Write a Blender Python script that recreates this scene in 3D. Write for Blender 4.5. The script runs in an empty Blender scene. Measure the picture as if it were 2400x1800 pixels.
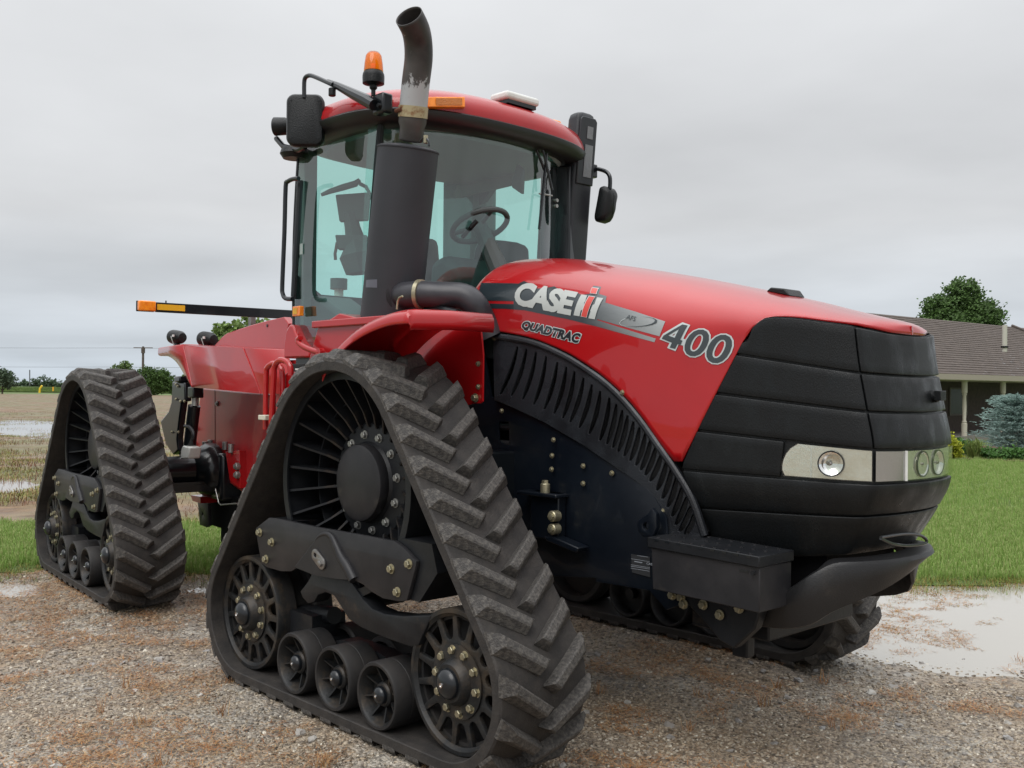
import bpy, bmesh, math, random
from mathutils import Vector, Matrix
random.seed(7)
S = bpy.context.scene
COL = S.collection
R = math.radians

# ------------------------------------------------------------------ camera
cam_data = bpy.data.cameras.new("camera")
cam = bpy.data.objects.new("camera", cam_data); COL.objects.link(cam)
cam_data.sensor_width = 36.0
cam_data.lens = 35.284
cam_data.clip_start = 0.05; cam_data.clip_end = 6000
fwd = Vector((-0.727,0.687,0.005)).normalized()
rgt = Vector((0.687,0.727,0.009)); rgt = (rgt - fwd * rgt.dot(fwd)).normalized()
upv = rgt.cross(fwd)
mw = Matrix((rgt, upv, -fwd)).transposed().to_4x4()
mw.translation = Vector((4.04,-4.142,1.683))
cam.matrix_world = mw
S.camera = cam

# ------------------------------------------------------------------ sky
SUN_EL, SUN_AZ = R(50), R(292)
W = bpy.data.worlds.new("World"); S.world = W; W.use_nodes = True
wn, wl = W.node_tree.nodes, W.node_tree.links
wn.clear()
wo = wn.new('ShaderNodeOutputWorld')
sky = wn.new('ShaderNodeTexSky'); sky.sky_type = 'NISHITA'; sky.sun_disc = False
sky.sun_elevation = SUN_EL; sky.sun_rotation = R(90) - SUN_AZ
bg1 = wn.new('ShaderNodeBackground'); bg1.inputs[1].default_value = 0.05
wl.new(sky.outputs[0], bg1.inputs[0])
tc = wn.new('ShaderNodeTexCoord')
sep = wn.new('ShaderNodeSeparateXYZ'); wl.new(tc.outputs['Generated'], sep.inputs[0])
def wmath(op, a, b=None, c=None, clamp=False):
    n = wn.new('ShaderNodeMath'); n.operation = op; n.use_clamp = clamp
    for i, v in enumerate((a, b, c)):
        if v is None: continue
        if isinstance(v, (int, float)): n.inputs[i].default_value = v
        else: wl.new(v, n.inputs[i])
    return n.outputs[0]
zc = wmath('MAXIMUM', sep.outputs[2], 0.0)
# overcast luminance: grows from the horizon to the zenith
lum = wmath('MULTIPLY_ADD', wmath('MULTIPLY', wmath('MULTIPLY', zc, zc), zc), 1.9, 0.585)
# cloud layer seen in perspective: direction divided by height
inv = wmath('DIVIDE', 1.0, wmath('ADD', zc, 0.11))
cmb = wn.new('ShaderNodeCombineXYZ')
wl.new(wmath('MULTIPLY', sep.outputs[0], inv), cmb.inputs[0])
wl.new(wmath('MULTIPLY', sep.outputs[1], inv), cmb.inputs[1])
n1 = wn.new('ShaderNodeTexNoise'); n1.inputs['Scale'].default_value = 0.62; n1.inputs['Detail'].default_value = 5; n1.inputs['Roughness'].default_value = 0.42
n1.inputs['Distortion'].default_value = 0.35
wl.new(cmb.outputs[0], n1.inputs['Vector'])
n2 = wn.new('ShaderNodeTexNoise'); n2.inputs['Scale'].default_value = 1.9; n2.inputs['Detail'].default_value = 6; n2.inputs['Roughness'].default_value = 0.5
wl.new(cmb.outputs[0], n2.inputs['Vector'])
cl = wmath('ADD', wmath('MULTIPLY', wmath('SUBTRACT', n1.outputs[0], 0.5), 0.62),
           wmath('MULTIPLY', wmath('SUBTRACT', n2.outputs[0], 0.5), 0.16))
lum2 = wmath('MULTIPLY', lum, wmath('ADD', cl, 1.0))
ramp = wn.new('ShaderNodeValToRGB')
e = ramp.color_ramp.elements
e[0].position = 0.0; e[0].color = (0.86, 0.97, 1.08, 1)
e[1].position = 0.16; e[1].color = (0.985, 1.0, 1.02, 1)
x = e.new(0.05); x.color = (0.90, 0.97, 1.05, 1)
wl.new(zc, ramp.inputs[0])
vm = wn.new('ShaderNodeVectorMath'); vm.operation = 'SCALE'
wl.new(ramp.outputs[0], vm.inputs[0]); wl.new(lum2, vm.inputs['Scale'])
bg2 = wn.new('ShaderNodeBackground'); bg2.inputs[1].default_value = 1.0
wl.new(vm.outputs[0], bg2.inputs[0])
mx = wn.new('ShaderNodeMixShader'); mx.inputs[0].default_value = 0.93
wl.new(bg1.outputs[0], mx.inputs[1]); wl.new(bg2.outputs[0], mx.inputs[2])
wl.new(mx.outputs[0], wo.inputs[0])

sd = bpy.data.lights.new("sun", 'SUN'); sd.energy = 1.0; sd.angle = R(40); sd.color = (1.0, 0.97, 0.93)
sun = bpy.data.objects.new("sun", sd); COL.objects.link(sun)
sdir = Vector((math.cos(SUN_EL) * math.cos(SUN_AZ), math.cos(SUN_EL) * math.sin(SUN_AZ), math.sin(SUN_EL)))
sun.rotation_euler = sdir.to_track_quat('Z', 'Y').to_euler()

S.view_settings.view_transform = 'Standard'; S.view_settings.look = 'None'
S.view_settings.exposure = 0.28; S.view_settings.gamma = 1.0
S.view_settings.use_curve_mapping = False
S.render.engine = 'CYCLES'
S.cycles.max_bounces = 8; S.cycles.transparent_max_bounces = 12

# ------------------------------------------------------------------ materials
def mat(name, col, rough=.5, metal=0., col2=None, nscale=8., nlo=.4, nhi=.65, bump=0., bscale=60., spec=.5,
        coat=0., rough2=None, detail=6, dust=None, dust_lo=.5, dust_hi=.75, dscale=5., emit=None, stretch=None, bdetail=4):
    m = bpy.data.materials.new(name); m.use_nodes = True
    n, l = m.node_tree.nodes, m.node_tree.links
    b = n['Principled BSDF']
    b.inputs['Base Color'].default_value = (*col, 1)
    b.inputs['Roughness'].default_value = rough; b.inputs['Metallic'].default_value = metal
    b.inputs['Specular IOR Level'].default_value = spec
    if coat: b.inputs['Coat Weight'].default_value = coat; b.inputs['Coat Roughness'].default_value = .03
    t = n.new('ShaderNodeTexCoord'); vec = t.outputs['Object']
    if stretch:
        mp = n.new('ShaderNodeMapping'); mp.inputs['Scale'].default_value = stretch
        l.new(vec, mp.inputs[0]); vec = mp.outputs[0]
    last = None
    def noise(s, d=6, r=.6):
        k = n.new('ShaderNodeTexNoise'); k.inputs['Scale'].default_value = s; k.inputs['Detail'].default_value = d
        k.inputs['Roughness'].default_value = r
        l.new(vec, k.inputs['Vector']); return k.outputs[0]
    def rmp(src, lo, hi, a=0., c=1.):
        k = n.new('ShaderNodeMapRange'); k.inputs[1].default_value = lo; k.inputs[2].default_value = hi
        k.inputs[3].default_value = a; k.inputs[4].default_value = c
        l.new(src, k.inputs[0]); return k.outputs[0]
    def mixc(f, a, c):
        k = n.new('ShaderNodeMix'); k.data_type = 'RGBA'
        l.new(f, k.inputs[0])
        for s, v in ((6, a), (7, c)):
            if isinstance(v, tuple): k.inputs[s].default_value = (*v, 1)
            else: l.new(v, k.inputs[s])
        return k.outputs[2]
    if col2:
        f = rmp(noise(nscale, detail), nlo, nhi)
        last = mixc(f, col, col2)
        if rough2 is not None: l.new(rmp(noise(nscale, detail), nlo, nhi, rough, rough2), b.inputs['Roughness'])
    if dust:
        f = rmp(noise(dscale, 8, .7), dust_lo, dust_hi)
        last = mixc(f, last if last is not None else col, dust)
    if last is not None: l.new(last, b.inputs['Base Color'])
    if bump:
        k = n.new('ShaderNodeBump'); k.inputs['Strength'].default_value = bump; k.inputs['Distance'].default_value = .01
        l.new(noise(bscale, bdetail), k.inputs['Height']); l.new(k.outputs[0], b.inputs['Normal'])
    if emit:
        b.inputs['Emission Color'].default_value = (*emit[0], 1); b.inputs['Emission Strength'].default_value = emit[1]
    return m

def glass_mat(name, tint, rough=.0, refl=1.0, refl0=.07):
    """single thin pane: tinted see-through with Fresnel reflection"""
    m = bpy.data.materials.new(name); m.use_nodes = True
    n, l = m.node_tree.nodes, m.node_tree.links; n.clear()
    o = n.new('ShaderNodeOutputMaterial'); t = n.new('ShaderNodeBsdfTransparent'); t.inputs[0].default_value = (*tint, 1)
    g = n.new('ShaderNodeBsdfGlossy'); g.inputs['Roughness'].default_value = rough; g.inputs[0].default_value = (refl, refl, refl, 1)
    f = n.new('ShaderNodeLayerWeight'); f.inputs[0].default_value = .5
    kp = n.new('ShaderNodeMath'); kp.operation = 'POWER'; kp.inputs[1].default_value = 4.; l.new(f.outputs['Facing'], kp.inputs[0])
    k = n.new('ShaderNodeMath'); k.operation = 'MULTIPLY_ADD'; k.inputs[1].default_value = .93; k.inputs[2].default_value = refl0
    l.new(kp.outputs[0], k.inputs[0])
    x = n.new('ShaderNodeMixShader'); l.new(k.outputs[0], x.inputs[0]); l.new(t.outputs[0], x.inputs[1]); l.new(g.outputs[0], x.inputs[2])
    l.new(x.outputs[0], o.inputs[0]); return m

M = {}
M['red'] = mat('red_paint', (.41, .0065, .009), .28, col2=(.35, .0055, .008), nscale=1.5, coat=.7, spec=.3, bump=.03, bscale=3)
M['red_dull'] = mat('red_paint_dull', (.42, .012, .014), .36, col2=(.33, .011, .013), nscale=3, coat=.25, dust=(.24, .08, .06), dust_lo=.6, dust_hi=.95)
M['black_plastic'] = mat('black_grained_plastic', (.006, .007, .008), .42, spec=0.32, col2=(.010, .012, .013), nscale=7, nlo=.3, nhi=.8, bump=.30, bscale=170, rough2=.27)
M['grille'] = mat('wet_grille_plastic', (.0042, .0050, .0056), .46, col2=(.0085, .010, .011), nscale=11, nlo=.46, nhi=.68, bump=.22, bscale=240, rough2=.24, stretch=(1, 1, .55), bdetail=5, spec=.30)
M['black_paint'] = mat('black_paint', (.005, .007, .009), .28, spec=0.42, col2=(.008, .010, .013), nscale=2.5, coat=.3)
M['frame_paint'] = mat('dark_frame_paint', (.003, .005, .009), .34, spec=0.34, col2=(.006, .009, .014), nscale=2.5, coat=.1, dust=(.016, .016, .017), dust_lo=.55, dust_hi=.9)
M['grey_paint'] = mat('dusty_charcoal_paint', (.016, .016, .018), .42, spec=0.34, col2=(.026, .025, .027), nscale=6, dust=(.085, .075, .06), dust_lo=.62, dust_hi=.9, bump=.05, bscale=40)
M['dark_iron'] = mat('dark_iron', (.008, .009, .011), .42, spec=0.3, col2=(.014, .015, .017), nscale=8, dust=(.10, .07, .045), dust_lo=.60, dust_hi=.85, bump=.1, bscale=70)
M['wheel_iron'] = mat('dusty_wheel_iron', (.012, .013, .014), .42, spec=0.3, col2=(.022, .022, .022), nscale=9, dust=(.075, .055, .036), dust_lo=.48, dust_hi=.76, dscale=7, bump=.15, bscale=80)
M['rubber'] = mat('track_rubber', (.030, .028, .027), .60, spec=0.22, col2=(.050, .045, .041), nscale=14, nlo=.35, nhi=.7, dust=(.062, .053, .046), dust_lo=.55, dust_hi=.85, dscale=11, bump=.35, bscale=90)
M['tyre'] = mat('roller_rubber', (.018, .018, .019), .55, spec=0.28, col2=(.032, .029, .027), nscale=6, dust=(.07, .05, .035), dust_lo=.6, dust_hi=.85, bump=.1, bscale=40)
M['steel'] = mat('dull_steel', (.30, .29, .28), .38, .85, col2=(.18, .17, .16), nscale=12)
M['brass'] = mat('zinc_yellow_bolt', (.44, .40, .27), .36, .7, col2=(.26, .24, .17), nscale=30)
M['zinc'] = mat('zinc_bolt', (.40, .40, .38), .40, .6, col2=(.22, .22, .21), nscale=30)
M['chrome'] = mat('chrome', (.75, .76, .77), .08, 1)
M['orange'] = mat('amber_lens', (1.0, .30, .015), .15, coat=.5, col2=(.85, .20, .01), nscale=30)
M['yellow'] = mat('amber_reflector', (.78, .42, .02), .3)
M['white'] = mat('white_plastic', (.70, .71, .68), .4, col2=(.6, .6, .57), nscale=9)
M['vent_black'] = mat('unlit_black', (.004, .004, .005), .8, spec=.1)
M['glass'] = glass_mat('cab_glass', (.60, .86, .81), refl0=.12)
M['far_glass'] = glass_mat('far_cab_glass', (.72, .96, .91))
M['interior'] = mat('cab_plastic', (.06, .07, .068), .6, col2=(.06, .07, .07), nscale=5)
M['post_grey'] = mat('cab_post_grey', (.17, .20, .19), .6)
M['headliner'] = mat('cab_headliner', (.16, .20, .19), .7)
M['seat_brown'] = mat('seat_cloth', (.13, .07, .055), .8, bump=.2, bscale=90)

# ------------------------------------------------------------------ mesh helpers
def link(name, me, m=None, parent=None, mats=None):
    o = bpy.data.objects.new(name, me); COL.objects.link(o)
    for k in (mats or ([m] if m else [])):
        if k.name not in me.materials: me.materials.append(k)
    if parent: o.parent = parent
    return o
def empty(name, loc=(0, 0, 0), rz=0, label=None, cat=None, group=None):
    o = bpy.data.objects.new(name, None); COL.objects.link(o); o.location = loc; o.rotation_euler = (0, 0, rz)
    o.empty_display_size = .3
    tag(o, label, cat, group); return o
def tag(o, label=None, cat=None, group=None, kind=None):
    if label: o['label'] = label
    if cat: o['category'] = cat
    if group: o['group'] = group
    if kind: o['kind'] = kind
    return o

def curve_mesh(loops, depth, bevel=0., res=3):
    """flat plate in the XY plane (holes allowed), thickness depth centred on z=0"""
    cu = bpy.data.curves.new('tmp', 'CURVE'); cu.dimensions = '2D'; cu.fill_mode = 'BOTH'
    cu.extrude = max(0, depth / 2 - bevel); cu.bevel_depth = bevel; cu.bevel_resolution = 1; cu.offset = -bevel
    for lp in loops:
        sp = cu.splines.new('POLY'); sp.points.add(len(lp) - 1); sp.use_cyclic_u = True
        for q, a in zip(sp.points, lp): q.co = (a[0], a[1], 0, 1)
    ob = bpy.data.objects.new('tmp', cu); COL.objects.link(ob)
    dg = bpy.context.evaluated_depsgraph_get()
    me = bpy.data.meshes.new_from_object(ob.evaluated_get(dg))
    bpy.data.objects.remove(ob); bpy.data.curves.remove(cu)
    return me
def text_mesh(body, offset=0., shear=0., res=3, space=1.):
    cu = bpy.data.curves.new('tmp', 'FONT'); cu.body = body; cu.offset = offset; cu.shear = shear; cu.resolution_u = res
    cu.space_character = space; cu.fill_mode = 'FRONT'
    ob = bpy.data.objects.new('tmp', cu); COL.objects.link(ob)
    dg = bpy.context.evaluated_depsgraph_get()
    me = bpy.data.meshes.new_from_object(ob.evaluated_get(dg))
    bpy.data.objects.remove(ob); bpy.data.curves.remove(cu)
    return me
AX = {'X': Matrix(((0, 0, 1), (1, 0, 0), (0, 1, 0))), 'Y': Matrix(((1, 0, 0), (0, 0, -1), (0, 1, 0))), 'Z': Matrix.Identity(3)}
class MB:
    def __init__(s): s.bm = bmesh.new()
    def mesh(s, me, mtx=None):
        me2 = me
        b = bmesh.new(); b.from_mesh(me2)
        if mtx is not None: bmesh.ops.transform(b, matrix=mtx, verts=b.verts)
        t = bpy.data.meshes.new('t'); b.to_mesh(t); b.free(); s.bm.from_mesh(t); bpy.data.meshes.remove(t); return s
    def box(s, c, d, rot=None):
        r = bmesh.ops.create_cube(s.bm, size=1); m = Matrix.Diagonal((*d, 1))
        if rot is not None: m = rot.to_4x4() @ m
        bmesh.ops.transform(s.bm, matrix=Matrix.Translation(c) @ m, verts=r['verts']); return s
    def boxb(s, a, b): # by corners
        return s.box([(a[i] + b[i]) / 2 for i in range(3)], [abs(b[i] - a[i]) for i in range(3)])
    def prism(s, poly, a, b, axis='Y'):
        """poly = 2D points; Y axis: (x,z) at y=a..b ; X axis: (y,z) ; Z axis: (x,y)"""
        def p3(q, k): return {'Y': (q[0], k, q[1]), 'X': (k, q[0], q[1]), 'Z': (q[0], q[1], k)}[axis]
        A = [s.bm.verts.new(p3(q, a)) for q in poly]; B = [s.bm.verts.new(p3(q, b)) for q in poly]
        s.bm.faces.new(A); s.bm.faces.new(B[::-1]); n = len(poly)
        for i in range(n): s.bm.faces.new((A[i], B[i], B[(i + 1) % n], A[(i + 1) % n]))
        return s
    def loft(s, rings, close=True, caps=True):
        V = [[s.bm.verts.new(q) for q in rg] for rg in rings]; n = len(rings[0])
        for A, B in zip(V, V[1:]):
            for i in range(n if close else n - 1): s.bm.faces.new((A[i], A[(i + 1) % n], B[(i + 1) % n], B[i]))
        if caps and close: s.bm.faces.new(V[0][::-1]); s.bm.faces.new(V[-1])
        return s
    def tube(s, pts, rad, n=10, caps=True, closed=False):
        pts = [Vector(q) for q in pts]; m = len(pts); rings = []; up = None
        for i, q in enumerate(pts):
            if closed: t = (pts[(i + 1) % m] - pts[i - 1]).normalized()
            else: t = (pts[min(i + 1, m - 1)] - pts[max(i - 1, 0)]).normalized()
            if up is None: up = t.orthogonal().normalized()
            up = (up - t * up.dot(t)).normalized(); v = t.cross(up)
            r = rad[i] if isinstance(rad, (list, tuple)) else rad
            rings.append([q + (up * math.cos(a) + v * math.sin(a)) * r for a in [2 * math.pi * k / n for k in range(n)]])
        if closed: rings.append(rings[0])
        return s.loft(rings, True, caps and not closed)
    def lathe(s, prof, c=(0, 0, 0), axis='Z', n=32, ring=None):
        """prof: (radius, height along axis)"""
        c = Vector(c); e = {'X': (Vector((0, 1, 0)), Vector((0, 0, 1)), Vector((1, 0, 0))),
                            'Y': (Vector((1, 0, 0)), Vector((0, 0, 1)), Vector((0, 1, 0))),
                            'Z': (Vector((1, 0, 0)), Vector((0, 1, 0)), Vector((0, 0, 1)))}
        u, v, w = e[axis] if isinstance(axis, str) else axis
        rings = []
        for r_, h in prof:
            rings.append([c + (u * math.cos(a) + v * math.sin(a)) * max(r_, .0004) + w * h for a in [2 * math.pi * k / n for k in range(n)]])
        auto = ring is None
        if ring is None: ring = prof[0][0] > .03 and prof[-1][0] > .03
        if ring: return s.loft(rings + [rings[0]], True, False)
        o_ = s.loft(rings, True, not auto)
        if auto:
            for k_, pr in ((0, prof[0]), (-1, prof[-1])):
                if pr[0] <= .03:
                    s.bm.verts.ensure_lookup_table(); vs_ = s.bm.verts[-n:] if k_ else s.bm.verts[-n * len(prof):][:n]
                    try: s.bm.faces.new(list(vs_))
                    except ValueError: pass
        return o_
    def cyl(s, c, r_, h, axis='Z', n=16, cham=.0):
        if cham: return s.lathe([(r_ - cham, -h / 2), (r_, -h / 2 + cham), (r_, h / 2 - cham), (r_ - cham, h / 2)], c, axis, n, False)
        return s.lathe([(r_, -h / 2), (r_, h / 2)], c, axis, n, False)
    def plate(s, loops, at, th, axis='Y', bevel=0.):
        """loops of 2D points in the plane perpendicular to axis (holes allowed)"""
        me = curve_mesh(loops, th, bevel); m = {'Y': Matrix(((1, 0, 0, 0), (0, 0, -1, at), (0, 1, 0, 0), (0, 0, 0, 1))),
             'X': Matrix(((0, 0, 1, at), (1, 0, 0, 0), (0, 1, 0, 0), (0, 0, 0, 1))),
             'Z': Matrix(((1, 0, 0, 0), (0, 1, 0, 0), (0, 0, 1, at), (0, 0, 0, 1)))}[axis]
        s.mesh(me, m); bpy.data.meshes.remove(me); return s
    def grid(s, rows, thick=None):
        V = [[s.bm.verts.new(q) for q in rw] for rw in rows]
        for A, B in zip(V, V[1:]):
            for i in range(len(A) - 1): s.bm.faces.new((A[i], A[i + 1], B[i + 1], B[i]))
        return s
    def face(s, pts): s.bm.faces.new([s.bm.verts.new(q) for q in pts]); return s
    def me(s, name, smooth=35, weld=0.0002, out=None):
        if weld: bmesh.ops.remove_doubles(s.bm, verts=s.bm.verts, dist=weld)
        bmesh.ops.recalc_face_normals(s.bm, faces=s.bm.faces)
        if out is not None:
            o_ = Vector(out)
            if sum((f.calc_center_median() - o_).dot(f.normal) * f.calc_area() for f in s.bm.faces) < 0: bmesh.ops.reverse_faces(s.bm, faces=s.bm.faces)
        me = bpy.data.meshes.new(name); s.bm.to_mesh(me); s.bm.free()
        if smooth: me.shade_smooth(); me.set_sharp_from_angle(angle=R(smooth))
        return me
    def build(s, name, m, parent=None, bevel=0., seg=2, smooth=35, solid=0., off=-1, weld=.0002, out=None):
        o = link(name, s.me(name, smooth, weld, out), M[m] if isinstance(m, str) else m, parent)
        if solid:
            k = o.modifiers.new('solid', 'SOLIDIFY'); k.thickness = solid; k.offset = off
        if bevel:
            k = o.modifiers.new('bevel', 'BEVEL'); k.width = bevel; k.segments = seg; k.limit_method = 'ANGLE'; k.angle_limit = R(40)
            k.harden_normals = False
        return o
def arc(cx, cy, r_, a0, a1, n=12): return [(cx + r_ * math.cos(R(a0 + (a1 - a0) * i / n)), cy + r_ * math.sin(R(a0 + (a1 - a0) * i / n))) for i in range(n + 1)]
def circle(cx, cy, r_, n=16): return arc(cx, cy, r_, 0, 360 * (n - 1) / n, n - 1)
def smooth_pts(pts, k=2, closed=False):
    """Catmull-Rom subdivision"""
    P_ = [Vector(q) for q in pts]; n = len(P_); out = []
    rng = range(n) if closed else range(n - 1)
    for i in rng:
        if closed: a, b, c, d = P_[i - 1], P_[i], P_[(i + 1) % n], P_[(i + 2) % n]
        else: a, b, c, d = P_[max(i - 1, 0)], P_[i], P_[i + 1], P_[min(i + 2, n - 1)]
        for j in range(k):
            t = j / k
            out.append(.5 * ((2 * b) + (c - a) * t + (2 * a - 5 * b + 4 * c - d) * t * t + (3 * b - a - 3 * c + d) * t ** 3))
    if not closed: out.append(P_[-1])
    return [tuple(q) for q in out]
def bolt_mesh(r_=.016, h=.014, washer=True, name='bolt'):
    b = MB()
    if washer: b.cyl((0, -.002, 0), r_ * 1.35, .004, 'Y', 16)
    b.lathe([(r_, 0), (r_, -h + .002), (r_ * .85, -h)], (0, -.004, 0), 'Y', 6)
    return b.me(name, 30)

# ------------------------------------------------------------------ ground
from mathutils import noise as NZ
GZ = 0.055
CX, CY = 4.04, -4.142
FX, FY, LX, LY = -.72691, .68673, .68677, .72688       # forward and rightward directions on the ground
def G(l, f, z=GZ): return (CX + l * LX + f * FX, CY + l * LY + f * FY, z)
def fbm(x, y, s, o=3):
    v, a, t = 0, 1, 0
    for _ in range(o): v += NZ.noise((x * s, y * s, 3.7)) * a; t += a; a *= .5; s *= 2.1
    return v / t
def sheet(name, ls, fs, zf, m, mask=None, kind='structure'):
    """grid in (l, f); mask(l, f) False drops the cell"""
    nl, nf = len(ls), len(fs); V = []; idx = {}
    for j, f in enumerate(fs):
        for i, l in enumerate(ls):
            x, y, _ = G(l, f); V.append((x, y, zf(x, y, l, f)))
    Fc = []
    for j in range(nf - 1):
        for i in range(nl - 1):
            if mask and not mask((ls[i] + ls[i + 1]) / 2, (fs[j] + fs[j + 1]) / 2): continue
            a = j * nl + i; Fc.append((a, a + 1, a + nl + 1, a + nl))
    me = bpy.data.meshes.new(name); me.from_pydata(V, [], Fc); me.shade_smooth()
    o = link(name, me, m); tag(o, kind=kind); return o
def rng(a, c, st):
    n = max(1, int(round((c - a) / st))); return [a + (c - a) * i / n for i in range(n + 1)]

def gmat(name, cols, scale, rough=.85, rough_wet=None, bump=.6, bscale=90, voro=None, detail=8, big=.6, bigmix=.5, dist=.01):
    m = bpy.data.materials.new(name); m.use_nodes = True; n, l = m.node_tree.nodes, m.node_tree.links; bs = n['Principled BSDF']
    t = n.new('ShaderNodeTexCoord').outputs['Object']
    def nz(s, d=6, r=.65):
        k = n.new('ShaderNodeTexNoise'); k.inputs['Scale'].default_value = s; k.inputs['Detail'].default_value = d; k.inputs['Roughness'].default_value = r; l.new(t, k.inputs['Vector']); return k.outputs[0]
    def ramp(src, cs):
        k = n.new('ShaderNodeValToRGB'); e = k.color_ramp.elements
        while len(e) < len(cs): e.new(.5)
        for q, (p_, c) in zip(e, cs): q.position = p_; q.color = (*c, 1)
        l.new(src, k.inputs[0]); return k.outputs[0]
    col = ramp(nz(scale, detail), cols[0])
    if len(cols) > 1:
        k = n.new('ShaderNodeMix'); k.data_type = 'RGBA'; k.inputs[0].default_value = bigmix
        mr = n.new('ShaderNodeMapRange'); mr.inputs[1].default_value = .42; mr.inputs[2].default_value = .58; l.new(nz(big, 6, .7), mr.inputs[0]); l.new(mr.outputs[0], k.inputs[0])
        l.new(col, k.inputs[6]); l.new(ramp(nz(scale * 1.3, detail), cols[1]), k.inputs[7]); col = k.outputs[2]
    h = nz(bscale, 4)
    if voro:
        v = n.new('ShaderNodeTexVoronoi'); v.inputs['Scale'].default_value = voro; l.new(t, v.inputs['Vector'])
        sp = n.new('ShaderNodeSeparateColor'); l.new(v.outputs['Color'], sp.inputs[0])
        mr = n.new('ShaderNodeMapRange'); mr.inputs[3].default_value = .45; mr.inputs[4].default_value = 1.5; l.new(sp.outputs[0], mr.inputs[0])
        k = n.new('ShaderNodeVectorMath'); k.operation = 'SCALE'; l.new(col, k.inputs[0]); l.new(mr.outputs[0], k.inputs['Scale']); col = k.outputs[0]
        h = v.outputs['Distance']
    l.new(col, bs.inputs['Base Color']); bs.inputs['Roughness'].default_value = rough
    if rough_wet is not None:
        mr = n.new('ShaderNodeMapRange'); mr.inputs[1].default_value = .45; mr.inputs[2].default_value = .6; mr.inputs[3].default_value = rough_wet; mr.inputs[4].default_value = rough; l.new(nz(.9, 5), mr.inputs[0]); l.new(mr.outputs[0], bs.inputs['Roughness'])
    k = n.new('ShaderNodeBump'); k.inputs['Strength'].default_value = bump; k.inputs['Distance'].default_value = dist; l.new(h, k.inputs['Height'])
    if voro: k.invert = True
    l.new(k.outputs[0], bs.inputs['Normal']); return m
soil = [(.2, (.06, .033, .02)), (.45, (.15, .09, .052)), (.6, (.24, .15, .085)), (.8, (.32, .22, .13))]
soil2 = [(.2, (.06, .05, .022)), (.5, (.14, .13, .055)), (.8, (.26, .22, .11))]
grn = [(.25, (.070, .115, .022)), (.5, (.110, .165, .036)), (.75, (.150, .21, .055))]
grn2 = [(.25, (.060, .10, .020)), (.55, (.10, .155, .034)), (.8, (.16, .20, .06))]
grv = [(.2, (.10, .085, .07)), (.45, (.23, .20, .165)), (.6, (.33, .30, .25)), (.8, (.50, .46, .40))]
grv2 = [(.2, (.10, .072, .05)), (.5, (.24, .175, .115)), (.8, (.40, .32, .22))]
m_far = gmat('far_field_green', [grn2, [(.2, (.07, .12, .03)), (.8, (.16, .20, .06))]], .35, big=.02)
m_soil = gmat('stubble_soil', [soil, soil2], 2.2, rough_wet=.5, bump=.9, bscale=9, big=.16, dist=.06)
m_lawn = gmat('lawn_turf', [grn, grn2], 1.8, bump=1., bscale=70, big=.35, dist=.03)
m_grav = gmat('gravel_bed', [grv, grv2], 9, rough=.8, rough_wet=.45, bump=1., voro=62, big=1.1, dist=.012)

# far land out to the horizon
b = MB()
ls_ = [-2600, -900, -300, -120, -40, 0, 40, 120, 300, 900, 2600]; fs_ = [-60, -10, 20, 60, 160, 400, 1000, 2400, 4200]
o = sheet('farmland', ls_, fs_, lambda x, y, l, f: GZ - .16, m_far)
PUD = [(0.989,2.799,0.055), (0.976,4.309,0.055), (0.679,3.968,0.055), (-2.072,2.328,0.055)]
def grav_h(x, y, l, f):
    z = GZ + .010 * fbm(x, y, .8) + .012 * fbm(x, y, 2.6, 4)
    # shallow basin in front of the lawn on the right, fading towards the tractor
    d = math.hypot((l - 4.3) / 3.1, (f - 7.25) / 1.95)
    z -= .048 * max(0, 1 - d * d) + .0
    d = math.hypot((l - 1.0) / .9, (f - 8.6) / .55); z -= .035 * max(0, 1 - d * d)
    d = math.hypot((l + 4.1) / 1.0, (f - 8.0) / .35); z -= .026 * max(0, 1 - d * d)
    d = math.hypot((l + 2.35) / .45, (f - 8.05) / .22); z -= .022 * max(0, 1 - d * d)
    # loose stone pressed up round the track footprints
    for ox, oy, cs, sn, sy in ((0, 0, 1, 0, -1), (0, 0, 1, 0, 1), (-3.946, .286, .99475, -.10236, -1)):
        dx, dy = x - ox, y - oy; u, v = dx * cs + dy * sn, -dx * sn + dy * cs
        a = max(abs(u) - .85, 0); c = max(abs(v - sy * 1.272) - .26, 0)
        z += .034 * math.exp(-((a * a + c * c) / .012)) * (1 + .4 * fbm(x, y, 9, 2))
    return z
def edge_near(l): # distance where gravel gives way to grass
    w = .12 * fbm(l, 1.3, .9, 4) * 2
    if l < -.6: return 8.75 + w + .05 * (-3 - l)
    return 8.72 + w + (l - 3) * .02
gravel = sheet('gravel_yard', rng(-7.5, 8.5, .06), rng(1.6, 9.5, .06), grav_h, m_grav, lambda l, f: f < edge_near(l))
sheet('gravel_surround', rng(-40, 40, 4), [-40, -20, -8, 1.62], lambda x, y, l, f: GZ - .012, m_grav)
wat = bpy.data.materials.new('puddle_water'); wat.use_nodes = True
n_, l_ = wat.node_tree.nodes, wat.node_tree.links; bs = n_['Principled BSDF']
bs.inputs['Base Color'].default_value = (.40, .38, .34, 1); bs.inputs['Roughness'].default_value = .03; bs.inputs['IOR'].default_value = 1.45; bs.inputs['Specular IOR Level'].default_value = .9
k = n_.new('ShaderNodeTexNoise'); k.inputs['Scale'].default_value = 3; k.inputs['Detail'].default_value = 3; tt = n_.new('ShaderNodeTexCoord'); l_.new(tt.outputs['Object'], k.inputs['Vector'])
kb = n_.new('ShaderNodeBump'); kb.inputs['Strength'].default_value = .05; kb.inputs['Distance'].default_value = .02; l_.new(k.outputs[0], kb.inputs['Height']); l_.new(kb.outputs[0], bs.inputs['Normal'])
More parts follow.
